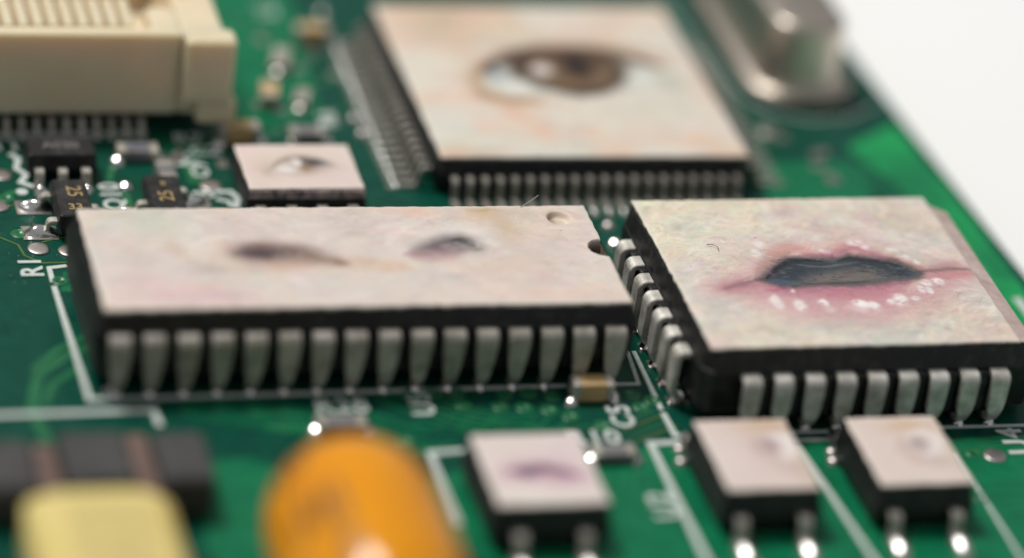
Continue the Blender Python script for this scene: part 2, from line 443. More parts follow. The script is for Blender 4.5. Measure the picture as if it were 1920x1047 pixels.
# line above the yellow capacitor, line in front of the connector
silk([(-34.179, -3.810), (-27.344, -3.716), (-27.274, -4.736)], 0.26)
silk([(-31.258, 16.893), (-24.242, 16.954)], 0.30)
# rounded outline round the metal can
silk([(2.124, 30.029), (2.433, 26.220), (2.794, 22.747), (3.262, 20.168), (4.154, 18.611), (5.697, 17.933), (7.567, 18.219), (9.216, 19.291)], 0.10)
silk([(9.798, 3.052), (9.870, 1.408)], 0.35)

def word(s, at, size, rz=0, label=None, space=1.08, bold=0.03):
    me = text_mesh('silkscreen_text', s, size, 0.02, bold, space)
    return part('silkscreen_text', me, 'silk', board, (at[0], at[1], ZS), rz, label)
word('R1', (-30.471, 6.398), 1.25, 90, 'white R1 lettering')
word('Q10', (-26.487, 11.727), 1.15, 90, 'white Q10 lettering')
word('U5', (-17.120, -3.716), 1.25, 90, 'white U5 lettering')
word('C5', (-9.532, -4.869), 1.25, 90, 'white C5 lettering')
word('U4', (5.791, -7.261), 1.45, 90, 'white U4 lettering')
word('U2', (-9.568, -10.746), 1.35, 90)
word('R10', (-11.044, -6.274), 1.25, 0)
word('R28', (-20.246, -3.766), 1.25, 0)
word('3', (-22.690, 11.889), 1.25, 90)
word('C9', (-22.518, 13.877), 1.0, 90); word('R4', (-23.036, 14.760), 1.0, 90); word('R7', (-22.587, 16.451), 1.1, 0); word('C2', (-22.022, 15.418), 1.0, 0)
word('11', (-30.241, 15.914), 1.2, 0)
word('R6', (-16.225, 18.119), 1.1, 90); word('L1', (-16.979, 28.113), 1.2, 90)
silk([(-30.194, 15.255), (-29.902, 14.816), (-30.092, 14.037), (-29.727, 13.516), (-30.066, 12.921), (-29.594, 12.574)], 0.24)
part('silkscreen_dot', disc('silkscreen_dot', 0.24, 0.002, ZS), 'silk', board, (-30.097, 12.199))
silk([(-22.199, 12.786), (-22.064, 12.052), (-21.577, 12.046), (-21.361, 11.529), (-21.591, 10.767)], 0.26)
silk([(-22.274, 11.499), (-21.806, 11.279), (-21.707, 10.853)], 0.2)

def trace(pts, w=0.16, mat='trace'):
    return part('trace', ribbon('trace', pts, w, 0.001, ZT + 0.00006 * len(board.children), False), mat, board)
trace([(-32.005, 9.077), (-31.386, 8.659), (-30.784, 8.122), (-30.640, 7.316), (-30.049, 6.745), (-29.000, 6.760)], 0.10, 'trace_old')
trace([(-29.835, 8.305), (-29.073, 8.614), (-28.675, 8.729)], 0.08, 'trace_old')
trace([(-31.524, 11.252), (-30.470, 11.153)], 0.07, 'trace_old')
trace([(-28.558, 1.082), (-30.129, 0.026), (-31.299, -1.204), (-31.807, -3.493), (-31.509, -5.580)], 0.42)
trace([(-28.660, 1.759), (-30.251, 0.583), (-31.448, -0.837)], 0.3)
trace([(-29.635, -0.723), (-30.781, -1.763), (-31.292, -3.163)], 0.3)
for k in range(5):
    trace([(-18.915, -3.316), (-16.456, -5.213), (-15.331, -5.689)] if k == 0 else
          [(x + 0.30 * k, y + 0.28 * k) for x, y in ((-18.915, -3.316), (-16.456, -5.213), (-15.331, -5.689))], 0.13)
for k in range(5):
    (ax, ay), (bx, by) = (2.879, -7.018), (7.188, -6.848)
    trace([(ax, ay - 0.30 * k), (bx, by - 0.30 * k)], 0.12)
for k in range(4):
    (ax, ay), (bx, by) = (-10.048, -5.496), (-8.142, -4.418)
    trace([(ax + 0.2 * k, ay - 0.35 * k), (bx + 0.2 * k, by - 0.1 - 0.35 * k)], 0.10, 'trace_old' if k % 2 else 'trace')
trace([(-23.317, -4.911), (-20.951, -5.191)], 0.5); trace([(-23.750, -4.010), (-21.763, -4.201)], 0.3)
trace([(-25.875, 10.917), (-25.884, 12.102)], 0.3); trace([(-26.415, 13.050), (-25.993, 14.784)], 0.25)
trace([(-22.924, 14.760), (-22.908, 12.795)], 0.5); trace([(-30.783, 12.039), (-29.994, 12.325)], 0.3)
trace([(-10.884, -5.459), (-12.386, -5.572), (-15.141, -4.914)], 0.14)

for (u, ang, n, L_, gap) in (((-23.717, -3.834), -20, 6, 5.0, 0.34), ((-19.302, -5.088), -28, 7, 4.0, 0.32), ((-14.523, -4.941), 0, 4, 3.4, 0.30),
                             ((-1.813, -12.855), 55, 5, 4.5, 0.5), ((3.241, -10.737), 0, 5, 4.0, 0.5), ((-11.303, -9.977), 70, 5, 4.0, 0.5), ((4.357, 13.160), 0, 6, 4.5, 0.4), ((7.150, 12.673), -50, 4, 3.0, 0.5),
                             ((-17.370, 26.075), 60, 5, 4.0, 0.5), ((-18.478, 17.892), 20, 4, 3.0, 0.4), ((-25.688, -10.211), 75, 4, 5.0, 0.6), ((-23.370, 16.096), 0, 4, 2.2, 0.35)):
    ca, sa = math.cos(math.radians(ang)), math.sin(math.radians(ang))
    for k in range(n):
        o_ = (k - n / 2) * gap; l0, l1 = -L_ / 2 + rng.uniform(-0.5, 0.5), L_ / 2 + rng.uniform(-0.7, 0.7)
        a_ = (u[0] + l0 * ca - o_ * sa, u[1] + l0 * sa + o_ * ca); b_ = (u[0] + l1 * ca - o_ * sa, u[1] + l1 * sa + o_ * ca)
        trace([a_, b_, (b_[0] + 0.6 * math.cos(math.radians(ang + 45)), b_[1] + 0.6 * math.sin(math.radians(ang + 45)))], gap * 0.38, 'trace_soft')
via_ring = loft('via', [[(r * math.cos(2 * math.pi * i / 20), r * math.sin(2 * math.pi * i / 20), z) for i in range(20)]
                        for r, z in ((0.36, 0.002), (0.34, 0.04), (0.26, 0.055), (0.17, 0.05), (0.13, 0.012))], cap0=False, smooth=True)
via_ring.materials.append(M['trace'])
small_pad = box('pad', -0.32, 0.32, -0.2, 0.2, 0.002, 0.05, 0.01); small_pad.materials.append(M['tin_pad'])
for u in ((-17.404, -3.051), (-16.511, -2.978), (-15.611, -2.977), (-14.116, -3.985), (-13.199, -4.096), (-12.265, -4.317), (-11.544, -4.782), (-13.771, -3.198), (-12.801, -3.126), (-11.913, -3.383),
          (-8.699, -3.439), (-8.588, -4.253), (-8.038, -3.835), (-30.784, 11.702), (-30.636, 8.929), (-29.509, 5.390), (-15.541, -3.817), (-10.466, -5.478), (3.756, -7.928),
          (-6.624, -12.915), (2.963, -10.897), (-0.779, -12.913), (-20.250, 13.417), (-18.323, -6.187)):
    part('via', via_ring, None, board, u)
pad_round = disc('test_pad', 0.45, 0.002, 0.05, dome=0.03); pad_round.materials.append(M['tin_pad'])
for u in ((-30.032, 7.784), (4.545, -8.182), (-31.205, 11.081), (-30.765, 13.527), (-28.838, 7.598), (-22.303, 12.572), (3.381, 16.984)):
    part('test_pad', pad_round, None, board, u)
GLINT_N = Vector((-0.39, -0.30, 0.87)).normalized()  # facet direction chosen so solder mounds glint towards the camera
via_ball = blob('soldered_via', 0.28, 0.28, 0.24, 1.0, 0.03, 3, GLINT_N); via_ball.materials.append(M['solder'])
for u in ((-6.296, 7.662), (-25.839, 12.528)):
    part('soldered_via', via_ball, None, board, u)
via_dull = blob('soldered_via', 0.26, 0.26, 0.20, 2.0, 0.05); via_dull.materials.append(M['tin_pad'])
for u in ((-14.467, 27.793), (-15.045, 18.163), (-14.972, 16.870), (-6.170, 9.105), (-18.128, 16.157), (-1.943, -7.658), (-2.080, -8.256), (-7.895, -7.200), (-8.070, -8.002), (-28.764, -2.379)):
    part('soldered_via', via_dull, None, board, u)
for (u, n, w_, h_) in (((-17.368, 21.176), 26, 2.6, 6.5), ((-22.924, 14.760), 8, 1.6, 1.6), ((4.076, 14.542), 8, 1.8, 2.5)):
    for k in range(n):
        q = (u[0] + rng.uniform(-w_, w_), u[1] + rng.uniform(-h_, h_))
        if rng.random() < 0.4:
            part('pad', small_pad, None, board, q, 90 * rng.integers(2))
        else:
            part('via', via_ring, None, board, q, 0, None, (0.7, 0.7, 1))
            e_ = (q[0] + rng.choice([-1, 1]) * rng.uniform(0.5, 1.6), q[1]); trace([q, (q[0] + 0.3 * np.sign(e_[0] - q[0]), q[1] + 0.3), (e_[0], q[1] + 0.3)], 0.11)
dust = []
for k in range(160):       # fine pale dust on the bare mask
    x, y, s = rng.uniform(-31.5, -28.5), rng.uniform(-1, 14), rng.uniform(0.008, 0.026)
    if k > 90: x, y = rng.uniform(-29, 8), rng.uniform(-9, -3)
    a = rng.uniform(0, 3); dust.append([(x + s * math.cos(a + i * 1.57), y + s * math.sin(a + i * 1.57), ZS + 0.002) for i in range(4)])
du = part('dust', mesh_from('dust', [v for q in dust for v in q], [tuple(range(4 * i, 4 * i + 4)) for i in range(len(dust))]), 'fibre', board)
tag(du, kind='stuff')

# ------------------------------------------------------------------ chips with painted tops
def pads(root, spots, sx, sy, mat='tin_pad', name='pad'):
    me = box(name, -sx / 2, sx / 2, -sy / 2, sy / 2, 0.002, 0.045, 0.01); me.materials.append(M[mat])
    for x, y in spots: part(name, me, None, root, (x, y))

# -- lips chip: square chip with J leads on four sides
lips = thing('painted_chip', 'square black chip with a large open pink mouth painted on top', 'chip', (0, 0), 0.422)
HX, HY = 6.98, 5.71
def plcc_ring(x0, x1, y0, y1, z, c, cut):
    return [(x0 + c, y0, z), (x1 - c, y0, z), (x1, y0 + c, z), (x1, y1 - cut, z), (x1 - cut, y1, z), (x0 + c, y1, z), (x0, y1 - c, z), (x0, y0 + c, z)]
part('body', loft('body', [plcc_ring(-6.6, 6.6, -5.35, 5.35, 0.45, 0.35, 1.0), plcc_ring(-6.85, 6.85, -5.6, 5.6, 0.6, 0.35, 1.1),
                           plcc_ring(-HX, HX, -HY, HY, 2.10, 0.4, 1.25), plcc_ring(-HX, HX + .15, -HY, HY, 2.44, 0.4, 1.25),
                           plcc_ring(-6.92, 7.12, -5.66, 5.66, 2.52, 0.4, 1.25),
                           plcc_ring(-6.80, 6.46, -5.52, 5.52, 3.27, 0.3, 1.15), plcc_ring(-6.74, 5.90, -5.48, 5.48, 3.38, 0.2, 0.6)]), 'black', lips)
plcc_path = [(-0.3, 2.30), (0.05, 2.30), (0.24, 2.30)] + arc(0.24, 2.08, 0.22, 72, 0, 5) + [(0.46, 1.5), (0.46, 1.15), (0.46, 0.85)] + arc(-0.04, 0.72, 0.5, 0, -95, 7)
plcc_w = [0.74] * 9 + [0.74, 0.72, 0.66, 0.58] + [0.5, 0.46, 0.44, 0.42, 0.42, 0.42, 0.42]
plcc_w = (plcc_w + [0.42] * 20)[:len(plcc_path)]
lead_j = bent_lead('lead', plcc_path, plcc_w, 0.25); lead_j.materials.append(M['lead_lit'])
ball = blob('solder', 0.24, 0.28, 0.30, 2.0, 0.05, 3, GLINT_N); ball.materials.append(M['solder'])
rib = box('rib', -0.20, 0.20, -0.28, 0.1, 0.6, 2.40, 0.06, 0.08); rib.materials.append(M['black'])
spots = [((i - 4) * 1.27, -HY, 0) for i in range(9)] + [((i - 4) * 1.27, HY, 180) for i in range(9)] + \
        [(-HX, (i - 3) * 1.27, -90) for i in range(7)] + [(HX - 0.22, (i - 3) * 1.27, 90) for i in range(7)]
for x, y, rz in spots:
    ld = part('lead', lead_j, None, lips, (x, y), rz)
    part('solder', ball, None, ld, (0, -0.20))
    part('pad', bpy.data.meshes.get('plcc_pad') or box('plcc_pad', -0.26, 0.26, -0.5, 0.6, 0.002, 0.045, 0.01), 'tin_pad', lips, (x, y), rz)
for rz, hx, n, h in ((0, 0, 8, HY), (-90, 0, 6, HX)):
    for i in range(n):
        o = (i - (n - 1) / 2) * 1.27
        part('rib', rib, None, lips, (o, -h) if rz == 0 else (-h, o), rz)
part('painted_bevel', mesh_from('painted_bevel', [(5.78, -5.44, 3.43), (6.53, -5.48, 3.325), (7.15, -5.62, 2.55), (7.15, 4.42, 2.55), (5.90, 5.675, 2.55),
     (5.37, 5.56, 3.325), (5.20, 5.44, 3.43), (5.78, 4.84, 3.43), (6.53, 4.40, 3.325)],
     [(0, 1, 8, 7), (1, 2, 3, 8), (8, 3, 4, 5), (7, 8, 5, 6)]), 'mauve', lips, label='mauve painted bevel along the right side')
c = Canvas(-6.74, 5.86, -5.47, 5.43, 28, (228, 214, 203), 11)
c.mix(0.6 * np.clip(1.9 * c.noise(3.0, 3) + 0.1, 0, 1), (238, 224, 194)); c.mix(0.75 * np.clip(1.9 * c.noise(2.5, 3), 0, 1), (216, 188, 180))
c.mix(0.5 * np.clip(1.9 * c.noise(1.5, 3), 0, 1), (192, 206, 198))
c.blob((-6.276, 3.178), (1.277, 2.500), (235, 224, 198), 0.7); c.blob((-4.452, 1.505), (1.277, 2.500), (236, 229, 212), 0.6)
c.blob((-0.616, 4.282), (0.638, 1.167), (214, 182, 178), 0.75, rot=-30); c.blob((-0.099, 3.434), (0.851, 1.042), (220, 194, 188), 0.6)
c.blob((2.210, 3.795), (1.277, 0.917), (226, 205, 196), 0.7); c.blob((4.357, 3.954), (1.489, 1.250), (212, 193, 176), 0.75)
c.stroke([(-1.365, 5.140), (-1.366, 4.090), (-1.097, 2.839), (0.570, 2.384)], 0.750, (238, 232, 222), 0.7)
c.stroke([(1.311, 4.870), (1.484, 4.233), (1.721, 3.389)], 0.375, (240, 234, 222), 0.75)
c.stroke([(-0.734, 3.243), (0.101, 3.015), (1.378, 3.065)], 0.417, (208, 168, 164), 0.5)
c.stroke([(2.832, 2.945), (3.981, 2.292), (4.974, 1.235)], 0.833, (234, 220, 208), 0.7)
c.blob((-3.730, 0.283), (0.851, 1.458), (226, 196, 188), 0.6); c.blob((-3.590, -3.990), (1.915, 1.250), (234, 222, 202), 0.7)
c.blob((3.941, -3.897), (1.277, 1.458), (229, 205, 186), 0.75); c.blob((4.753, -4.697), (0.957, 0.833), (226, 198, 190), 0.6)
c.blob((0.295, -4.141), (2.553, 0.583), (186, 205, 196), 0.55); c.blob((-1.934, -4.244), (0.745, 0.375), (180, 206, 200), 0.6); c.blob((1.397, -4.754), (2.553, 0.667), (214, 218, 200), 0.6)
c.blob((4.154, -2.152), (0.638, 0.833), (205, 190, 172), 0.5); c.blob((-4.341, 1.502), (0.298, 0.917), (214, 206, 186), 0.5)
c.mix(0.35 * np.clip(1.9 * c.noise(0.7, 3, 1.6, 0.8), 0, 1), (240, 228, 206)); c.mix(0.22 * np.clip(1.9 * c.noise(0.6, 3, 1.8, 0.7), 0, 1), (206, 186, 176)); c.mix(0.16 * np.clip(1.9 * c.noise(0.9, 3), 0, 1), (186, 200, 194))
c.dabs(2600, 0.42, 0.09, 0.6, 0.075, 0.006, lambda x, y: 0.5 * math.sin(x * 0.9 + y * 0.4) - 0.12 * y * math.copysign(1, x), 0.30)
# lips
low = [(-5.472, -1.391), (-3.298, -1.113), (-2.051, -1.351), (0.438, -1.238), (2.774, -0.998), (4.341, -0.449), (6.023, -0.543), (5.312, -1.201), (4.042, -2.149), (3.085, -2.897), (1.633, -3.502), (-0.059, -3.898), (-1.360, -3.848), (-2.554, -3.498), (-3.348, -2.933), (-4.108, -2.251)]
c.blob((0.285, -1.035), (4.043, 3.125), (212, 188, 180), 0.5)
c.fill(low, (208, 160, 165), 0.85, 1.3, 0.6)
upl = [(-5.508, -1.156), (-3.898, -0.583), (-3.220, 0.347), (-2.281, 1.443), (-1.175, 2.062), (-0.315, 1.793), (0.176, 1.373), (1.064, 1.837), (1.675, 2.148), (2.433, 1.512), (3.205, 0.675), (3.926, -0.034), (5.474, 0.120), (6.070, -0.424), (3.621, -0.547), (0.630, -0.052), (-2.888, -0.536)]
c.fill(upl, (211, 170, 169), 0.75, 1.1, 0.7)
c.stroke([(-5.219, -1.282), (-4.303, -1.157), (-3.138, -0.961), (-2.488, -1.336)], 1.167, (190, 124, 138), 0.7, 1.0, 0.6)
c.stroke([(-3.181, -1.430), (-2.116, -1.544), (-0.594, -1.635), (1.254, -1.462), (2.731, -1.116)], 0.917, (178, 112, 132), 0.8, 0.95)
c.stroke([(-1.153, -1.968), (0.591, -2.067), (2.294, -1.694)], 0.917, (196, 130, 142), 0.6, 1.0)
c.stroke([(-0.829, 1.078), (-0.030, 0.973), (0.673, 1.236), (1.385, 1.583), (2.132, 0.991), (2.875, 0.523)], 0.708, (184, 112, 126), 0.7, 0.95)
c.stroke([(-2.342, 1.122), (-1.377, 1.660), (-0.537, 1.474)], 0.625, (208, 150, 140), 0.6)
c.stroke([(-3.306, -0.325), (-2.806, 0.254), (-2.088, 0.873), (-1.400, 1.256)], 0.583, (170, 128, 118), 0.65, 0.9)
c.stroke([(2.497, 0.737), (3.254, 0.309), (3.798, -0.070)], 0.375, (186, 140, 118), 0.6, 0.9)
c.stroke([(3.386, -0.259), (4.431, -0.211), (5.367, -0.160), (5.987, -0.340)], 0.833, (166, 118, 122), 0.6, 1.0, 0.5)
c.stroke([(3.499, -0.262), (4.770, -0.222), (5.919, -0.217)], 0.208, (104, 84, 86), 0.55, 1.0, 0.5)
c.stroke([(3.548, -0.744), (4.959, -0.630), (6.008, -0.583)], 0.583, (204, 140, 144), 0.7)
c.stroke([(-5.068, -1.288), (-4.278, -1.080), (-3.552, -0.673), (-3.076, -0.570)], 0.375, (108, 84, 92), 0.55, 1.0, 0.6)
c.stroke([(-3.960, -0.777), (-3.470, -0.557), (-3.022, -0.136), (-2.787, 0.174)], 0.208, (196, 176, 164), 0.8)
dark = [(-3.189, -0.645), (-2.448, 0.124), (-1.640, 0.739), (-0.999, 0.841), (-0.260, 0.698), (0.514, 0.715), (0.979, 0.944), (1.807, 0.717), (2.606, 0.410), (3.196, 0.029), (3.582, -0.345), (3.189, -0.733), (2.750, -0.878), (1.800, -1.006), (0.855, -1.133), (-0.512, -1.206), (-1.406, -1.215), (-2.062, -1.252), (-2.595, -1.058)]
c.stroke(dark + dark[:1], 0.375, (112, 82, 78), 0.55, 0.9, 0.7, taper=False)
c.fill(dark, (52, 61, 70), 1.0, 0.42, 0.7)
c.stroke([(-2.979, -0.612), (-2.364, 0.041), (-1.626, 0.578), (-0.920, 0.677), (-0.181, 0.534)], 0.292, (26, 29, 33), 0.85)
c.stroke([(0.391, 0.557), (1.021, 0.740), (1.960, 0.510), (2.926, 0.037)], 0.292, (36, 40, 42), 0.85)
c.stroke([(-2.964, -0.770), (-2.359, -0.948), (-1.849, -1.083)], 0.458, (70, 92, 110), 0.65)
c.stroke([(-1.374, 0.330), (-0.429, 0.141), (0.406, 0.275), (1.258, 0.451)], 0.167, (118, 124, 120), 0.6)
c.fill([(-1.814, -1.044), (-1.291, -0.548), (-0.315, -0.182), (0.688, -0.014), (1.732, -0.127), (2.155, -0.460), (1.656, -0.842), (0.506, -1.042), (-0.873, -1.154)], (124, 115, 111), 0.85, 0.45)
c.stroke([(-1.260, -0.984), (-0.284, -0.739), (0.811, -0.815), (1.757, -0.687)], 0.250, (122, 114, 106), 0.6)
c.stroke([(-0.161, -0.386), (1.034, -0.185), (1.857, -0.411)], 0.250, (92, 78, 76), 0.6)
c.stroke([(-1.740, -1.086), (-0.406, -1.091), (1.200, -0.986)], 0.167, (60, 56, 54), 0.6)
for k in range(60):
    t = rng.uniform(0, 1); u = np.array((-2.713, -0.344)) * (1 - t) + np.array((3.162, -0.252)) * t
    u = u + rng.normal(0, [0.12, 0.35]); L = rng.uniform(0.1, 0.45)
    c.stroke([(u[0], u[1]), (u[0] + L, u[1] + rng.normal(0, 0.06))], rng.uniform(0.04, 0.09), (126, 124, 118) if rng.random() < 0.5 else (30, 34, 38), 0.55, warp=0.1)
c.dabs(1800, 0.24, 0.045, 0.55, 0.08, 0.009, lambda x, y: 0.5 * math.sin(x + y), 0.09)
c.dabs(3000, 0.15, 0.03, 0.55, 0.09, 0.009, lambda x, y: 0.35 * math.sin(x + y), 0.05)
for (u, r, a) in (((-3.168, -2.323), (0.191, 0.542), 0.8), ((-2.285, -2.702), (0.234, 0.375), 0.9), ((-1.241, -2.547), (0.170, 0.250), 0.95), ((-1.137, -3.014), (0.213, 0.208), 0.4), ((0.211, -2.638), (0.277, 0.250), 1.0), ((0.710, -2.733), (0.255, 0.250), 0.95), ((0.321, -2.952), (0.638, 0.333), 0.4),
                  ((2.009, -2.352), (0.255, 0.375), 0.95), ((1.569, -2.453), (0.170, 0.167), 0.8), ((2.657, -2.296), (0.170, 0.167), 0.85), ((3.049, -1.602), (0.149, 0.208), 0.9), ((3.377, -1.692), (0.149, 0.208), 0.9), ((3.499, -1.181), (0.234, 0.208), 0.9), ((4.126, -1.082), (0.191, 0.250), 0.85),
                  ((-2.385, 1.811), (0.213, 0.292), 0.6), ((-2.772, 1.175), (0.191, 0.292), 0.65), ((1.558, 1.946), (0.298, 0.208), 0.8), ((1.927, 1.567), (0.213, 0.208), 0.75), ((0.103, 1.293), (0.255, 0.167), 0.6), ((3.017, 1.291), (0.213, 0.167), 0.6), ((3.355, 0.711), (0.149, 0.167), 0.7), ((3.667, 0.378), (0.106, 0.167), 0.75), ((-2.207, -1.619), (0.085, 0.125), 0.7)):
    r = (r[0] * 1.2, r[1] * 1.15)
    k = np.clip(c.noise(0.16, 2, 1.3, 0.8) * 1.2 + 0.95, 0, 1)
    q_ = np.exp(-((((c.X + 0.5 * c.WX - u[0]) / r[0]) ** 2 + ((c.Y + 0.5 * c.WY - u[1]) / r[1]) ** 2) ** 2))
    c.mix(a * k * q_, (250, 247, 244))
    d = ((c.X - u[0]) / r[0]) ** 2 + ((c.Y - u[1]) / r[1]) ** 2
    c.H += 0.035 * a * np.exp(-d) * (1 + 0.5 * c.noise(0.25, 2))
c.speckle(40, 0.035, ((250, 247, 240), (170, 150, 140), (120, 100, 95)), 0.7)
part('painted_top', c.mesh('painted_top', 3.47, 0.10, 0.03), None, lips, label='pale flesh painting of parted pink lips')

# -- nose chip: long chip with J leads along both sides
nose = thing('painted_chip', 'long black chip with two nostrils of a nose painted on top', 'chip', (-19.075, 1.302), -0.136)
NXH, NYH = 10.45, 3.85
part('body', loft('body', [ring(-NXH + .35, NXH - .35, -NYH + .4, NYH - .4, 0.55, 0.3), ring(-NXH + .12, NXH - .12, -NYH + .12, NYH - .12, 0.75, 0.3),
                           ring(-NXH, NXH, -NYH, NYH, 2.25, 0.25), ring(-NXH, NXH, -NYH, NYH, 2.68, 0.25), ring(-NXH + .03, NXH - .03, -NYH + .04, NYH - .04, 2.74, 0.25),
                           ring(-10.20, 10.20, -3.68, 3.68, 3.36, 0.2), ring(-10.11, 10.11, -3.59, 3.59, 3.47, 0.12)], cap1=False), 'black', nose)
n_path = [(-0.3, 2.55), (-0.05, 2.55), (0.06, 2.55)] + arc(0.06, 2.26, 0.29, 72, 0, 5) + [(0.35, 1.9), (0.35, 1.5), (0.35, 1.1), (0.35, 0.8)] + arc(-0.12, 0.66, 0.47, 0, -95, 7)
n_w = [0.84] * 9 + [0.82, 0.74, 0.64, 0.55] + [0.46, 0.42, 0.38, 0.36, 0.36, 0.36, 0.36, 0.36]
n_w = (n_w + [0.36] * 10)[:len(n_path)]
lead_n = bent_lead('lead', n_path, n_w, 0.22); lead_n.materials.append(M['lead'])
ball_n = blob('solder', 0.20, 0.26, 0.26, 3.0, 0.1); ball_n.materials.append(M['solder'])
for i in range(16):
    x = (i - 7.5) * 1.27
    for s, rz in ((-1, 0), (1, 180)):
        ld = part('lead', lead_n, None, nose, (x, s * NYH), rz)
        part('solder', ball_n, None, ld, (0, -0.10))
c = Canvas(-10.13, 10.13, -3.61, 3.61, 24, (225, 211, 203), 23)
c.mix(0.7 * np.clip(1.9 * c.noise(3.5, 3), 0, 1), (206, 190, 182)); c.mix(0.5 * np.clip(1.9 * c.noise(3.0, 3), 0, 1), (234, 220, 196))
c.mix(0.45 * np.clip(1.9 * c.noise(2.0, 3), 0, 1), (204, 206, 202)); c.mix(0.4 * np.clip(1.9 * c.noise(1.6, 3), 0, 1), (228, 198, 184))
c.blob((-7.111, 2.417), (1.489, 1.250), (196, 200, 186), 0.75); c.blob((-8.821, 2.640), (1.277, 1.042), (214, 216, 206), 0.6); c.blob((-9.448, 0.508), (1.064, 1.667), (216, 206, 200), 0.5)
c.blob((-10.153, -2.861), (0.851, 1.250), (232, 224, 206), 0.7); c.blob((-7.711, -2.478), (2.553, 1.083), (226, 192, 188), 0.8); c.blob((-5.380, -2.909), (1.277, 0.583), (212, 172, 178), 0.7)
c.blob((-5.735, 0.826), (1.277, 1.458), (232, 222, 208), 0.6); c.blob((-2.779, -3.049), (2.553, 0.833), (228, 214, 204), 0.6)
c.stroke([(-7.111, 1.045), (-6.922, 0.460), (-6.511, -0.125), (-5.819, -0.828), (-4.643, -1.082), (-3.605, -0.990)], 0.833, (188, 168, 156), 0.35, 1.0)
c.stroke([(-7.071, 1.161), (-6.985, 0.694), (-6.656, 0.224)], 0.500, (204, 186, 152), 0.35, 1.0)
c.blob((-5.731, -0.906), (0.596, 0.375), (172, 148, 146), 0.5); c.blob((-4.745, 0.613), (0.532, 0.667), (234, 200, 178), 0.6)
c.blob((-3.028, -0.657), (1.170, 0.417), (214, 174, 144), 0.75); c.stroke([(-2.668, -0.395), (-1.074, -0.698), (0.392, -0.651), (1.511, -0.790)], 1.167, (214, 184, 156), 0.6, 1.0)
c.blob((-3.328, 0.470), (1.277, 0.667), (196, 168, 160), 0.6)
c.dabs(2600, 0.40, 0.10, 0.55, 0.05, 0.006, lambda x, y: 0.3 * math.sin(x * 0.5), 0.16)
c.blob((-3.298, 0.081), (1.596, 0.833), (182, 156, 146), 0.75)
c.stroke([(-4.515, 0.183), (-3.548, 0.397), (-2.548, 0.222), (-1.488, -0.187), (-0.446, -0.672)], 1.083, (122, 100, 92), 0.8, 1.0)
c.blob((-3.215, 0.196), (1.106, 0.458), (84, 70, 68), 0.85, 1.0)
c.blob((-3.674, 0.166), (0.638, 0.500), (74, 62, 64), 0.8, 1.0); c.stroke([(-2.548, 0.222), (-1.401, -0.266), (-0.454, -0.711)], 0.417, (138, 110, 90), 0.6, 1.0)
c.blob((-3.725, 0.556), (0.851, 0.208), (130, 96, 100), 0.5)
c.blob((1.286, -0.863), (0.745, 0.333), (228, 186, 154), 0.7); c.blob((0.433, -0.458), (0.851, 0.333), (208, 182, 158), 0.6)
c.blob((3.286, 3.233), (0.851, 0.417), (232, 190, 166), 0.7); c.blob((1.898, 3.373), (0.851, 0.333), (230, 200, 182), 0.6); c.blob((5.767, 2.832), (0.957, 0.500), (218, 184, 152), 0.75)
c.blob((5.941, 3.279), (0.553, 0.208), (176, 150, 92), 0.75); c.blob((6.490, 1.807), (0.553, 1.000), (208, 180, 146), 0.75); c.blob((7.286, 2.811), (0.638, 0.583), (196, 184, 164), 0.5)
c.stroke([(2.173, 0.289), (3.136, 1.260), (4.341, 1.841), (5.335, 1.503), (5.763, 0.617)], 0.917, (236, 228, 220), 0.75, 0.8)
c.blob((7.376, 0.191), (1.277, 1.042), (214, 198, 190), 0.6); c.blob((5.799, -0.958), (1.915, 0.833), (222, 200, 182), 0.6); c.blob((7.418, -2.927), (2.128, 0.583), (236, 206, 186), 0.65)
c.blob((3.492, -2.640), (2.553, 0.750), (230, 214, 200), 0.6); c.blob((7.085, -1.764), (0.511, 0.292), (222, 184, 180), 0.5)
c.stroke([(2.090, 0.016), (2.691, -0.035), (3.507, 0.106), (4.320, 0.130)], 0.917, (166, 120, 130), 0.7, 1.0)
c.blob((3.847, 0.652), (1.277, 0.667), (178, 158, 154), 0.6)
c.fill([(2.632, 0.359), (3.145, 0.744), (3.935, 1.207), (4.477, 1.238), (4.851, 0.833), (4.936, 0.474), (4.206, 0.369), (3.411, 0.423)], (58, 56, 62), 0.92, 0.7, 0.15)
c.stroke([(2.840, 0.434), (3.438, 0.541), (4.000, 0.848)], 0.375, (126, 104, 112), 0.7)
c.stroke([(4.153, 1.044), (4.659, 0.836), (4.870, 0.554)], 0.458, (34, 36, 42), 0.85, 0.9, 0.05); c.stroke([(3.786, 0.574), (4.428, 0.404), (5.153, 0.312)], 0.292, (116, 102, 100), 0.5, 1.0, 0.05)
c.mix(0.30 * np.clip(1.9 * c.noise(0.7, 3), 0, 1), (236, 224, 212)); c.mix(0.2 * np.clip(1.9 * c.noise(0.8, 3), 0, 1), (210, 190, 182)); c.mix(0.15 * np.clip(1.9 * c.noise(0.9, 3), 0, 1), (196, 200, 198))
c.dabs(2000, 0.16, 0.04, 0.40, 0.04, 0.006, lambda x, y: 0.5 * math.sin(x + 2 * y), 0.06)
c.speckle(45, 0.035, ((250, 246, 238), (196, 150, 140), (150, 130, 120)), 0.7)
H2 = np.zeros_like(c.X)
dc = np.array((8.838, 2.625)); d = np.hypot(c.X - dc[0], (c.Y - dc[1])) / 0.47
H2 -= 0.26 * np.clip((1.05 - d) / 0.3, 0, 1) ** 1.0 * (1 - 0.4 * np.clip(1 - d, 0, 1))
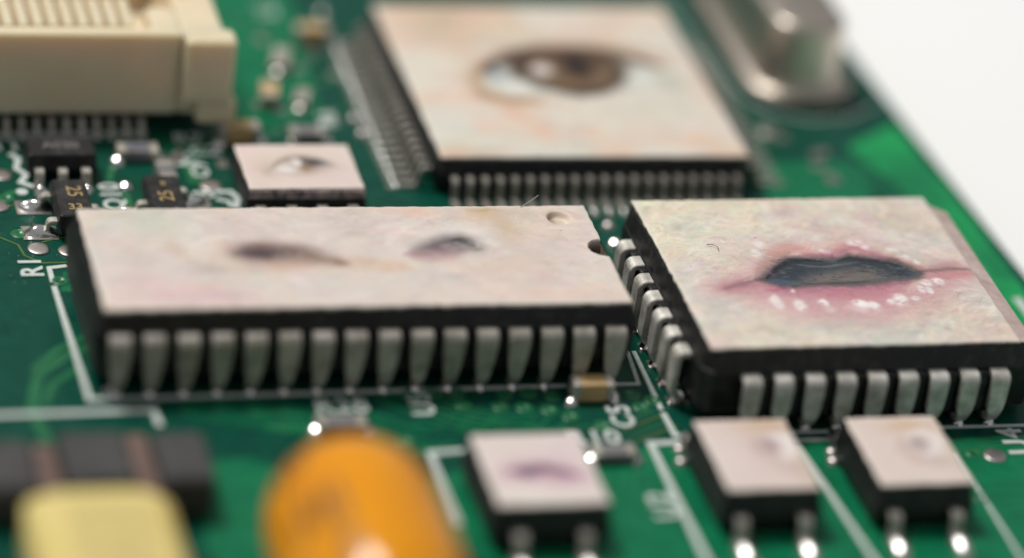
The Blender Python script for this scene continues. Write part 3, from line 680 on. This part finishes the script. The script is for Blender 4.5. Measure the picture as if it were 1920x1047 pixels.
c.mix(0.75 * np.exp(-(((c.X - dc[0] + 0.25) / 0.2) ** 2 + ((c.Y - dc[1]) / 0.35) ** 2)), (120, 90, 66)); c.mix(0.5 * np.exp(-((d / 0.6) ** 4)), (224, 214, 190))  # brown on the dimple's left side is shade put into the colour
nc = np.array((10.072, 0.379)); d = np.hypot(c.X - nc[0] , c.Y - nc[1]) / 0.62
m = np.clip((1.0 - d) / 0.12, 0, 1); H2 -= 0.55 * m
c.mix(m, (60, 50, 38)); c.mix(0.6 * np.exp(-(((c.X - nc[0]) / 0.5) ** 2 + ((c.Y - nc[1] + 0.62) / 0.16) ** 2)), (238, 230, 212))
part('painted_top', c.mesh('painted_top', 3.562, 0.14, 0.03, H2=H2), None, nose, label='pale flesh painting of a nose seen from below')

# -- big eye chip: square flat pack with fine gull leads
eye = thing('painted_chip', 'large square flat chip with a brown eye painted on top', 'chip', (-6.148, 18.634))
part('body', loft('body', [ring(-6.8, 6.8, -6.8, 6.8, 0.18, 0.5), ring(-7.0, 7.0, -7.0, 7.0, 0.80, 0.5), ring(-7.0, 7.0, -7.0, 7.0, 1.0, 0.5),
                           ring(-6.84, 6.84, -6.84, 6.84, 1.58, 0.45), ring(-6.74, 6.74, -6.74, 6.74, 1.67, 0.4)]), 'black', eye)
q_path = [(-0.2, 0.92), (0.1, 0.92)] + arc(0.22, 0.74, 0.18, 90, 15, 3) + [(0.46, 0.45)] + arc(0.68, 0.28, 0.20, 195, 262, 3) + [(0.9, 0.075), (1.25, 0.075)]
lead_q = bent_lead('lead', q_path, [0.28] * len(q_path), 0.15, 0.03); lead_q.materials.append(M['lead_fine'])
pad_q = box('pad', -0.15, 0.15, -1.75, -0.55, 0.002, 0.05, 0.01); pad_q.materials.append(M['lead_fine'])
toe = blob('solder', 0.14, 0.22, 0.13, 1.5, 0.08, 2); toe.materials.append(M['solder'])
for i in range(20):
    o = (i - 9.5) * 0.65
    for x, y, rz in ((o, -7.0, 0), (7.0, o, 90), (-o, 7.0, 180), (-7.0, -o, -90)):
        ld = part('lead', lead_q, None, eye, (x, y), rz); part('pad', pad_q, None, eye, (x, y), rz)
        part('solder', toe, None, ld, (0, -1.32))
c = Canvas(-6.75, 6.75, -6.75, 6.75, 15, (226, 216, 202), 31)
c.mix(0.8 * np.clip(1.9 * c.noise(4, 3), 0, 1), (204, 184, 162)); c.mix(0.7 * np.clip(1.9 * c.noise(3, 3), 0, 1), (218, 218, 206)); c.mix(0.6 * np.clip(1.9 * c.noise(2.5, 3), 0, 1), (232, 196, 172))
for u, r, col, a in (((-4.002, 4.726), (1.277, 1.458), (206, 182, 154), 0.7), ((-5.771, 1.273), (0.638, 1.667), (226, 220, 202), 0.6), ((-2.557, -3.056), (0.851, 0.833), (232, 188, 164), 0.8), ((-4.168, -4.337), (0.638, 0.583), (232, 190, 166), 0.6),
                     ((-1.890, -4.572), (0.745, 0.917), (234, 192, 168), 0.75), ((0.284, -4.808), (0.851, 0.667), (232, 200, 178), 0.7), ((4.878, -5.376), (1.064, 0.583), (232, 194, 168), 0.75), ((6.746, -0.827), (0.638, 1.667), (232, 200, 178), 0.7),
                     ((-5.608, -5.010), (0.851, 0.833), (222, 224, 206), 0.7), ((4.324, 1.837), (1.277, 0.583), (228, 196, 174), 0.8), ((2.399, -3.200), (1.702, 1.000), (218, 210, 196), 0.6), ((5.095, -0.593), (0.638, 0.750), (190, 190, 176), 0.6), ((-1.182, 4.263), (1.277, 0.833), (228, 214, 192), 0.6)):
    c.blob(u, r, col, a)
c.stroke([(-2.194, 1.687), (-3.110, 0.906), (-3.656, -0.150), (-3.553, -1.567), (-2.533, -2.033), (-1.107, -2.032)], 0.917, (170, 134, 100), 0.8, 0.8)
c.fill([(-3.311, 0.090), (-2.533, 1.296), (-1.392, 1.986), (1.155, 2.401), (3.170, 2.123), (4.211, 1.443), (4.959, 0.617), (4.020, -0.500), (2.489, -1.175), (0.694, -1.558), (-1.914, -1.469), (-3.247, -1.096)], (206, 208, 200), 0.95, 0.4)
c.blob((-2.701, 0.524), (0.298, 0.625), (130, 164, 180), 0.9); c.blob((-2.055, -0.619), (0.681, 0.500), (236, 236, 230), 0.9); c.blob((3.819, 0.077), (0.468, 0.583), (236, 236, 228), 0.9)
c.blob((4.992, -0.111), (0.426, 0.500), (176, 178, 164), 0.7)
iris = [(-1.686, 1.594), (-0.843, 2.236), (1.256, 2.501), (3.170, 2.123), (3.201, 1.093), (2.786, -0.121), (1.886, -1.081), (0.745, -1.369), (-0.187, -0.992), (-1.071, -0.425), (-1.595, 0.434)]
c.fill(iris, (104, 82, 60), 1.0, 0.25); c.stroke(iris + iris[:1], 0.542, (58, 46, 34), 0.9, 0.7, taper=False)
c.blob((2.081, -0.028), (0.511, 0.500), (168, 134, 106), 0.8); c.blob((0.469, -0.610), (0.638, 0.292), (156, 120, 92), 0.7); c.blob((-1.019, 1.550), (0.468, 0.500), (80, 50, 36), 0.7)
c.blob((1.206, 1.226), (0.638, 0.875), (14, 12, 12), 1.0, 1.8); c.blob((-0.468, 0.778), (0.511, 0.625), (246, 236, 230), 1.0, 2.0)
c.stroke([(-3.193, 0.569), (-2.484, 1.491), (-1.477, 2.132), (-0.155, 2.537), (1.358, 2.699), (2.882, 2.417), (3.829, 1.833), (5.211, 1.058)], 0.833, (66, 46, 36), 0.95, 0.7)
c.stroke([(-3.111, 1.389), (-1.339, 2.673), (-0.013, 3.081), (1.505, 3.246), (3.172, 3.015), (4.495, 2.432), (5.699, 1.454)], 1.000, (182, 150, 122), 0.5, 1.0)
c.dabs(900, 0.6, 0.16, 0.45, 0.05, 0.004)
part('painted_top', c.mesh('painted_top', 1.76, 0.10, 0.03), None, eye, label='pale flesh painting of a brown eye looking left')

# -- small eye chip
se = thing('painted_chip', 'small eight-leaded chip with a little eye painted on its pinkish top', 'chip', (-19.0, 11.45))
part('body', loft('body', [ring(-2.3, 2.3, -1.75, 1.75, 0.2, 0.12), ring(-2.48, 2.48, -1.97, 1.97, 0.75, 0.12), ring(-2.48, 2.48, -1.97, 1.97, 0.92, 0.12),
                           ring(-2.40, 2.40, -1.84, 1.84, 1.46, 0.12), ring(-2.36, 2.36, -1.76, 1.76, 1.55, 0.1)]), 'black', se)
s_path = [(-0.2, 0.84), (0.15, 0.84)] + arc(0.25, 0.64, 0.20, 90, 10, 4) + [(0.52, 0.4)] + arc(0.78, 0.30, 0.2, 190, 262, 3) + [(1.0, 0.10), (1.25, 0.10)]
lead_s = bent_lead('lead', s_path, [0.45] * len(s_path), 0.18, 0.03); lead_s.materials.append(M['lead'])
for i in range(4):
    for s, rz in ((-1, 0), (1, 180)):
        ld = part('lead', lead_s, None, se, ((i - 1.5) * 1.27, s * 1.97), rz)
        part('solder', toe, None, ld, (0, -1.23))
smud = material('smeared_paint', (0.06, 0.05, 0.055), 0.55, color2=(0.62, 0.47, 0.45), var_scale=2.2, bump=0.5, bump_scale=8.0)
part('painted_bevel', mesh_from('painted_bevel', [(-2.36, -1.775, 1.552), (2.36, -1.775, 1.552), (2.40, -1.853, 1.462), (2.44, -1.92, 1.18), (-2.44, -1.92, 1.18), (-2.40, -1.853, 1.462)],
     [(0, 5, 2, 1), (5, 4, 3, 2)]), None, se, label='front edge smeared with pink and black paint').data.materials.append(smud)
c = Canvas(-2.38, 2.38, -1.78, 1.78, 24, (230, 212, 204), 41)
c.mix(0.5 * np.clip(1.9 * c.noise(2, 3), 0, 1), (222, 206, 190)); c.blob((-2.128, 0.523), (0.298, 1.667), (232, 206, 206), 0.7); c.blob((1.512, -1.236), (0.851, 0.500), (224, 204, 198), 0.6)
c.blob((-1.299, -0.348), (0.298, 0.500), (186, 170, 152), 0.7); c.blob((-0.287, 0.857), (1.489, 0.333), (226, 212, 192), 0.6)
c.stroke([(-1.200, -0.177), (-0.842, 0.296), (-0.339, 0.596), (0.449, 0.633), (0.954, 0.368), (1.543, -0.029)], 0.292, (104, 88, 80), 0.85, 0.8)
c.blob((-0.015, -0.015), (1.596, 0.750), (196, 176, 160), 0.6)
c.blob((-0.590, -0.225), (0.426, 0.333), (240, 238, 234), 0.9); c.blob((0.713, 0.283), (0.553, 0.333), (44, 44, 52), 0.95, 1.4); c.blob((0.335, 0.069), (0.426, 0.375), (92, 78, 66), 0.8)
c.blob((0.208, -0.233), (0.255, 0.208), (146, 112, 70), 0.9); c.blob((-0.052, 0.246), (0.191, 0.292), (250, 244, 242), 1.0, 2.0); c.blob((1.320, -0.027), (0.532, 0.208), (196, 180, 170), 0.6)
c.stroke([(-1.095, -0.436), (-0.484, -0.700), (0.546, -0.538), (1.404, -0.158)], 0.125, (176, 152, 148), 0.6)
c.dabs(350, 0.35, 0.08, 0.3, 0.03, 0.004)
part('painted_top', c.mesh('painted_top', 1.60, 0.07, 0.02), None, se, label='pinkish painting of a small eye')

# -- three four-leaded chips in front
def small_chip(label, at, hx, hy, canvas, plabel):
    t = thing('painted_chip', label, 'chip', at)
    part('body', loft('body', [ring(-hx - .02, hx + .02, -hy - .02, hy + .02, 0.12, 0.12), ring(-hx - .2, hx + .2, -hy - .2, hy + .2, 0.78, 0.12), ring(-hx - .2, hx + .2, -hy - .2, hy + .2, 0.96, 0.12),
                               ring(-hx - .05, hx + .05, -hy - .05, hy + .05, 1.78, 0.12), ring(-hx + .01, hx - .01, -hy + .01, hy - .01, 1.87, 0.1)]), 'black', t)
    for i in (-1, 1):
        for s, rz in ((-1, 0), (1, 180)):
            ld = part('lead', lead_4, None, t, (i * 1.22, s * (hy + 0.20)), rz)
            part('solder', toe_4, None, ld, (0, -1.05))
    part('painted_top', canvas.mesh('painted_top', 1.95, 0.09, 0.03), None, t, label=plabel)
    return t
g_path = [(-0.2, 0.87), (0.1, 0.87)] + arc(0.2, 0.67, 0.20, 90, 5, 5) + [(0.44, 0.45)] + arc(0.68, 0.35, 0.22, 190, 262, 4) + [(0.9, 0.13), (1.4, 0.13)]
lead_4 = bent_lead('lead', g_path, [0.46] * len(g_path), 0.2, 0.03); lead_4.materials.append(M['lead'])
toe_4 = blob('solder', 0.36, 0.75, 0.34, 5.0, 0.03, 3, GLINT_N); toe_4.materials.append(M['dull_solder'])
c = Canvas(-2.06, 2.06, -2.22, 2.22, 18, (228, 214, 208), 51)
c.blob((-0.477, -1.513), (1.277, 1.000), (236, 228, 218), 0.8); c.blob((1.409, 1.085), (0.851, 0.833), (224, 206, 208), 0.7)
c.stroke([(-1.597, -0.461), (-0.553, -0.111), (0.654, -0.237), (1.754, -0.627)], 1.583, (208, 172, 184), 0.75, 0.9)
c.stroke([(-1.105, -0.083), (-0.570, -0.177), (0.161, 0.023), (0.852, -0.247), (1.314, -0.471)], 0.583, (124, 88, 110), 0.95, 0.7)
c.blob((-0.539, -0.212), (0.340, 0.292), (100, 76, 96), 0.6); c.blob((0.694, -0.842), (0.638, 0.292), (206, 164, 180), 0.7); c.dabs(250, 0.35, 0.1, 0.3, 0.02, 0.004)
small_chip('small black chip with dark mauve lips painted on top, beside the orange capacitor', (-14.65, -10.85), 2.04, 2.2, c, 'pale pink painting of small lips')
c = Canvas(-1.77, 1.77, -2.24, 2.24, 18, (226, 208, 200), 61)
c.blob((0.935, 1.791), (1.277, 0.500), (206, 176, 146), 0.8); c.blob((1.563, -0.166), (0.426, 2.500), (206, 182, 162), 0.7); c.blob((-1.308, -0.030), (0.851, 1.667), (230, 216, 210), 0.6)
c.stroke([(0.954, 1.190), (1.445, 0.886), (1.409, 0.259), (0.981, -0.415)], 0.917, (242, 232, 228), 0.95, 0.7); c.blob((0.680, 0.467), (0.362, 0.500), (172, 148, 152), 0.9); c.stroke([(0.196, 1.118), (0.068, 0.252), (0.447, -0.389), (1.019, -0.554)], 0.500, (204, 180, 170), 0.7, 0.9)
c.blob((0.978, -0.999), (0.511, 0.333), (200, 178, 168), 0.6); c.dabs(250, 0.35, 0.1, 0.3, 0.02, 0.004)
small_chip('small black chip with a faint mauve dimple painted on top, nearest the lip-painted one', (-6.17, -10.33), 1.75, 2.22, c, 'pale flesh painting with one faint mauve dimple')
c = Canvas(-1.80, 1.80, -2.20, 2.20, 18, (228, 211, 202), 71)
c.blob((0.418, 1.536), (1.064, 0.417), (212, 182, 150), 0.8); c.blob((1.766, -0.086), (0.426, 2.083), (212, 188, 172), 0.7)
c.stroke([(0.180, 0.870), (0.929, 1.156), (1.327, 0.712), (1.090, -0.055), (0.519, -0.449)], 0.542, (242, 232, 228), 0.95, 0.6); c.blob((0.609, 0.390), (0.383, 0.500), (174, 160, 158), 0.9); c.stroke([(-0.031, 0.879), (-0.234, 0.007), (0.148, -0.710), (1.036, -0.613)], 0.500, (206, 182, 172), 0.7, 0.9)
c.blob((0.961, -0.818), (0.511, 0.333), (200, 182, 176), 0.6); c.dabs(250, 0.35, 0.1, 0.3, 0.02, 0.004)
small_chip('small black chip with a white-ringed dimple painted on top, rightmost in the front', (-0.20, -10.35), 1.78, 2.18, c, 'pale flesh painting with a white-ringed grey dimple')

# ------------------------------------------------------------------ small black transistors at the left
so = thing('transistor', 'unpainted black chip with three leads facing front, below the cream connector', 'transistor', (-28.387, 13.764))
part('body', loft('body', [ring(-1.25, 1.25, -0.55, 0.85, 0.12, 0.08), ring(-1.42, 1.42, -0.72, 0.98, 0.55, 0.08), ring(-1.42, 1.42, -0.72, 0.98, 0.65, 0.08), ring(-1.36, 1.36, -0.62, 0.9, 1.15, 0.08), ring(-1.32, 1.32, -0.58, 0.86, 1.19, 0.08)]), 'black', so)
lead_t = bent_lead('lead', [(-0.1, 0.6), (0.12, 0.6)] + arc(0.2, 0.46, 0.14, 90, 0, 4) + [(0.36, 0.25), (0.42, 0.13), (0.55, 0.10), (0.75, 0.10)], [0.38] * 11, 0.15, 0.03); lead_t.materials.append(M['lead'])
toe_t = blob('solder', 0.26, 0.34, 0.26, 7.0, 0.15); toe_t.materials.append(M['solder'])
for i in range(3):
    ld = part('lead', lead_t, None, so, ((i - 1) * 0.95, -0.72)); part('solder', toe_t, None, ld, (0, -0.70))
    part('lead', lead_t, None, so, ((i - 1) * 0.95, 0.98), 180)
part('marking', text_mesh('marking', 'A020', 0.7, 0.01, 0.0), 'alumina', so, (0, 0.14, 1.198))

def sot23(label, at, rz, marks):
    t = thing('transistor', label, 'transistor', at, rz)
    part('body', loft('body', [ring(-0.58, 0.58, -1.36, 1.36, 0.10, 0.08), ring(-0.74, 0.74, -1.48, 1.48, 0.52, 0.08), ring(-0.74, 0.74, -1.48, 1.48, 0.64, 0.08),
                               ring(-0.68, 0.68, -1.42, 1.42, 1.04, 0.08), ring(-0.63, 0.63, -1.36, 1.36, 1.09, 0.07)]), 'black', t)
    for x, y, r in ((-0.74, -0.98, -90), (-0.74, 0.98, -90), (0.74, 0.0, 90)):
        part('lead', lead_t, None, t, (x, y), r)
        me = blob('solder', 0.62, 0.36, 0.38, rz + y * 3 + 1.3, 0.22); part('solder', me, 'solder', t, (x * 1.78, y, 0))
        part('pad', bpy.data.meshes.get('sot_pad') or box('sot_pad', -0.7, 0.7, -0.52, 0.52, 0.002, 0.05, 0.01), 'tin_pad', t, (x * 1.85, y))
    for s, dx, dy, size, r in marks:
        part('marking', text_mesh('marking', s, size, 0.012, 0.012), 'mark', t, (dx, dy, 1.097), r)
    return t
sot23('small black transistor marked 25 and 33, at the corner of the nose chip', (-28.45, 9.95), 0, (('25', 0.1, 0.45, 0.85, -90), ('33', 0.02, -0.75, 0.62, 0)))
sot23('small black transistor marked 25, between the Q10 lettering and the little eye chip', (-24.65, 10.25), 180, (('25', 0.0, 0.25, 0.85, -90), ('ii', 0.0, -0.75, 0.5, 0)))

# ------------------------------------------------------------------ chip capacitors and resistors
def passive(name, label, cat, at, L, W, H, mat, rz=0, balls=((-1, -0.12),), group=None, seed=1.0, r=0.26, mark=False, dull=False):
    t = thing(name, label, cat, at, rz, group)
    e = L * 0.2
    part('body', box('body', -L / 2 + e, L / 2 - e, -W / 2 + .02, W / 2 - .02, 0.06, H - .02, 0.03), mat, t)
    for s in (-1, 1):
        x0, x1 = (-L / 2, -L / 2 + e + .002) if s < 0 else (L / 2 - e - .002, L / 2)
        part('end_cap', box('end_cap', x0, x1, -W / 2, W / 2, 0.05, H, 0.05), 'lead', t)
    for s, dy in balls:
        part('solder', blob('solder', r * 1.2, r * 1.2, r * 1.1, seed, 0.03, 3, Matrix.Rotation(-math.radians(rz), 3, 'Z') @ GLINT_N), 'tin_pad' if dull else 'solder', t, (s * (L / 2 + 0.02), dy))
    part('solder', blob('solder', 0.3, W * 0.5, 0.22, seed + 2, 0.12), 'solder', t, (L / 2 + 0.05, 0))
    if mark: part('marking', box('marking', -L * .2, L * .2, -W * .12, W * .12, H - 0.02, H + 0.01, 0.004), 'blue_mark', t)
    return t
def P2(a, dx=0, dy=0): return (a[0] + dx, a[1] + dy)
passive('chip_capacitor', 'tan ceramic capacitor beside the C5 lettering, in front of the nose chip', 'capacitor', P2((-10.431, -3.607), 0, 0.1), 1.65, 0.85, 0.85, 'ceramic', 0, ((-1, -0.35),), 'ceramic capacitors', 1.0, 0.22)
passive('chip_capacitor', 'brown ceramic capacitor behind the little eye chip, beside the connector end', 'capacitor', P2((-20.484, 16.370)), 1.75, 0.85, 0.8, 'ceramic', 0, ((-1, -0.45),), 'ceramic capacitors', 2.0, 0.24)
passive('chip_resistor', 'grey resistor with a blue-grey mark, behind the right-hand transistor marked 25', 'resistor', P2((-24.985, 14.918)), 1.7, 0.85, 0.55, 'alumina', 0, ((-1, -0.35),), 'grey resistors', 3.0, 0.26, True)
passive('chip_resistor', 'grey resistor beside the R10 lettering, right of the lip-painted chip', 'resistor', P2((-10.674, -7.652)), 1.65, 0.8, 0.5, 'alumina', 0, ((-1, -0.10),), 'grey resistors', 4.0, 0.25)
passive('chip_resistor', 'grey resistor just behind the orange capacitor, under white lettering', 'resistor', P2((-20.608, -5.270)), 1.9, 0.8, 0.5, 'alumina', 0, ((-1, -0.15),), 'grey resistors', 5.0, 0.25)
passive('chip_resistor', 'tiny grey resistor standing end-on behind the right-hand transistor marked 25', 'resistor', P2((-24.084, 13.117)), 1.3, 0.75, 0.55, 'alumina', 90, ((-1, 0.55),), 'grey resistors', 6.0, 0.2)
passive('chip_resistor', 'blurred grey resistor farthest back between connector and big eye chip', 'resistor', P2((-17.385, 22.943)), 1.7, 0.8, 0.5, 'lead', 72, ((-1, 0.0),), 'blurred parts beside the connector', 7.0, 0.24, dull=True)
passive('chip_resistor', 'blurred grey resistor between the connector end and the big eye chip leads', 'resistor', P2((-17.123, 19.497)), 1.2, 0.7, 0.5, 'lead', 72, ((-1, 0.0),), 'blurred parts beside the connector', 8.0, 0.22, dull=True)
passive('chip_capacitor', 'blurred brown capacitor right beside the cream connector end', 'capacitor', P2((-18.539, 19.596)), 1.5, 0.8, 0.75, 'ceramic', 80, (), 'blurred parts beside the connector', 9.0)
passive('chip_capacitor', 'blurred brown capacitor at the back edge, left of the big eye chip', 'capacitor', P2((-15.520, 25.247)), 1.5, 0.8, 0.75, 'ceramic', 0, (), 'blurred parts beside the connector', 10.0)
passive('chip_capacitor', 'pale capacitor with round solder ends, just behind the little eye chip', 'capacitor', P2((-17.528, 16.444)), 1.5, 0.8, 0.5, 'alumina', 0, (), 'blurred parts beside the connector', 11.0)

# ------------------------------------------------------------------ cream connector, top left
con = thing('connector', 'long cream plastic connector with rows of slots, far left', 'connector', (-26.0, 17.1))
CY, CZ = 17.1, 4.62
def cbox(name, x0, x1, y0, y1, z0, z1, b=0.08): return part(name, box(name, x0 + 26, x1 + 26, y0 - CY, y1 - CY, z0, z1, b), 'cream', con)
cbox('front_wall', -50, -23.1, 17.1, 17.75, 0.85, CZ)
cbox('floor', -50, -23.1, 17.76, 24.6, 0.85, 2.0)
cbox('back_wall', -50, -23.1, 24.62, 25.3, 0.85, CZ)
cbox('end_block', -23.09, -21.3, 17.12, 25.3, 0.85, CZ + 0.02, 0.12)
cbox('ear', -23.0, -20.9, 16.4, 17.6, 1.75, CZ + 0.035, 0.12)
cbox('end_post', -24.3, -23.1, 17.765, 19.6, 3.1, CZ - 0.03, 0.1)
cbox('foot', -22.3, -20.65, 16.5, 17.6, 0.7, 1.74, 0.1)
slot_rib = box('slot_rib', -0.20, 0.20, 0, 2.6, 1.9, CZ - 0.12, 0.06); slot_rib.materials.append(M['cream'])
contact = bent_lead('contact', [(0.0, 2.0), (0.0, 3.9), (0.05, 4.2), (0.15, 4.35)], [0.2] * 4, 0.12, 0.02); contact.materials.append(M['gold_pad'])
tail = bent_lead('contact_tail', [(-0.5, 0.55), (0.0, 0.55), (0.12, 0.45), (0.18, 0.25), (0.3, 0.12), (0.6, 0.10)], [0.26] * 6, 0.14, 0.02); tail.materials.append(M['lead'])
tail_ball = blob('solder', 0.21, 0.26, 0.20, 4.0, 0.08); tail_ball.materials.append(M['solder'])
for k in range(38):
    x = -24.50 - 0.625 * k
    ld = part('contact_tail', tail, None, con, (x + 26, 0)); part('solder', tail_ball, None, ld, (0, -0.35))
    if k > 0:
        part('slot_rib', slot_rib, None, con, (x + 26, 1.05)); part('contact', contact, None, con, (x + 26 + 0.31, 0.98))

# ------------------------------------------------------------------ metal crystal can, top right
cr = thing('crystal_can', 'shiny nickel crystal can standing near the board edge', 'crystal', (5.85, 24.7))
def stad(hx, hy, z, r): return ring(-hx, hx, -hy, hy, z, r, 8)
part('flange', loft('flange', [stad(2.40, 5.75, 0.25, 1.9), stad(2.45, 5.8, 0.32, 1.9), stad(2.45, 5.8, 0.62, 1.9), stad(2.38, 5.72, 0.70, 1.85)], smooth=True), 'can', cr)
part('can', loft('can', [stad(2.05, 5.35, 0.66, 1.6), stad(1.84, 5.2, 0.80, 1.3), stad(1.74, 5.1, 1.1, 1.15), stad(1.74, 5.1, 3.40, 1.15), stad(1.71, 5.07, 3.62, 1.12), stad(1.60, 4.96, 3.79, 1.02), stad(1.44, 4.8, 3.86, 0.9), stad(0.5, 3.8, 3.87, 0.4)], smooth=True), 'can', cr)
part('insulator', loft('insulator', [stad(2.5, 5.85, 0.03, 1.9), stad(2.5, 5.85, 0.24, 1.9)]), 'black', cr)

# ------------------------------------------------------------------ orange capacitor, front
ox, oy = (-22.653, -15.990)
oc = thing('capacitor', 'fat glossy orange capacitor lying on the board in front', 'capacitor', (ox, 0, 0))
Yb = -12.75; R0 = 3.12
prof = [(0.0, 0.02), (0.06, 0.7), (0.22, 1.4), (0.55, 2.05), (1.05, 2.55), (1.7, 2.88), (2.5, 3.06), (3.4, R0), (5, R0), (6.6, R0), (7.6, 3.07), (8.6, 2.92), (9.5, 2.66), (10.3, 2.2), (10.8, 1.6), (11.05, 0.9), (11.12, 0.02)]
part('body', loft('body', [[(r * math.cos(2 * math.pi * i / 48), Yb - d, 3.12 + r * math.sin(2 * math.pi * i / 48)) for i in range(48)] for d, r in prof], smooth=True), 'orange', oc)
def decal(d0, d1, a0, a1, n=12, mcount=8):
    v, f = [], []
    def rad(d):
        for (p0, r0), (p1, r1) in zip(prof, prof[1:]):
            if p0 <= d <= p1: return r0 + (r1 - r0) * (d - p0) / (p1 - p0) + 0.02
    for i in range(mcount + 1):
        d = d0 + (d1 - d0) * i / mcount
        for j in range(n + 1):
            a = math.radians(a0 + (a1 - a0) * j / n); r = rad(d)
            v.append((r * math.cos(a), Yb - d, 3.12 + r * math.sin(a)))
    for i in range(mcount):
        for j in range(n): a = i * (n + 1) + j; f.append((a, a + 1, a + n + 2, a + n + 1))
    return mesh_from('marking', v, f, True)
for d0, d1, a0, a1 in ((1.0, 2.6, 128, 138), (1.2, 2.9, 142, 152), (1.6, 2.4, 156, 160), (4.0, 6.6, 112, 118), (4.2, 6.5, 122, 128), (4.0, 5.8, 132, 140), (4.6, 6.2, 144, 150), (7.0, 8.4, 112, 122)):
    part('marking', decal(d0, d1, a0, a1), 'orange_print', oc)

# ------------------------------------------------------------------ yellow capacitor, front left, and the dark part behind it
yx, yy = (-30.754, -12.002)
yc = thing('capacitor', 'pale yellow moulded block capacitor in the front left corner', 'capacitor', (yx, yy))
part('body', box('body', -2.75, 2.35, -7.0, 0.0, 0.3, 2.75, 0.5, 0.9, 6), 'yellow', yc)
part('top_patch', box('top_patch', -1.5, 1.6, -6.0, -1.1, 2.72, 2.762, 0.01, 0.3, 4), 'band', yc)  # thin patch on top, slightly darker than the yellow body
term = bent_lead('terminal', [(-0.3, 1.2), (0.1, 1.2), (0.22, 1.1), (0.24, 0.6), (0.24, 0.2), (0.3, 0.12), (1.1, 0.1)], [2.0] * 7, 0.16, 0.03); term.materials.append(M['lead'])
part('terminal', term, None, yc, (2.35, -4.0), 90); part('terminal', term, None, yc, (-2.75, -4.0), -90)
yc_pad = box('pad', -1.3, 1.3, -1.4, 1.4, 0.002, 0.05, 0.01); yc_pad.materials.append(M['tin_pad'])
part('pad', yc_pad, None, yc, (3.4, -4.0)); part('pad', yc_pad, None, yc, (-3.9, -4.0))

dk = thing('dark_component', 'dark grey three-block part with brown strips, behind the yellow capacitor', 'component', (-30.189, -8.796))
part('body', box('body', -6.5, -2.3, -1.9, 1.15, 0.1, 1.65, 0.18), 'grey', dk, label='left block')
part('body', box('body', -1.45, 1.05, -1.8, 1.35, 0.1, 1.80, 0.18), 'grey', dk, label='middle block')
part('strip', box('strip', -2.29, -1.46, -1.9, 1.5, 0.05, 1.15, 0.1), 'copper', dk)
part('body', box('body', 1.95, 3.85, -1.75, 1.25, 0.1, 1.72, 0.14), 'grey', dk, label='right block')
part('strip', box('strip', 1.06, 1.94, -2.0, 1.9, 0.05, 1.25, 0.1), 'copper', dk)
part('solder', blob('solder', 0.36, 0.36, 0.3, 1.0, 0.1), 'solder', dk, (1.2, 2.05, 0.4))
part('terminal', box('terminal', -4.2, -2.9, 1.16, 2.0, 0.05, 0.9, 0.1), 'copper', dk)

# ------------------------------------------------------------------ lint
f1 = part('lint_fibre', tube('lint_fibre', [(-11.62, 4.75, 3.55), (-11.40, 4.85, 3.62), (-11.1, 4.95, 3.78), (-10.85, 5.0, 3.95)], 0.016), 'fibre')
tag(f1, 'short grey fibre sticking up from the back edge of the nose chip', 'lint')
hx, hy = (-4.478, 1.584)
f2 = part('lint_fibre', tube('lint_fibre', [(hx - 0.22, hy + 0.25, 3.53), (hx, hy + 0.2, 3.56), (hx + 0.16, hy, 3.56), (hx + 0.14, hy - 0.22, 3.54)], 0.014), 'dark_fibre')
tag(f2, 'dark curled fibre lying on the cheek left of the painted mouth', 'lint')
for o in (f1, f2):
    o.data.transform(Matrix.Translation((-o.data.vertices[0].co.x, -o.data.vertices[0].co.y, 0))) if False else None
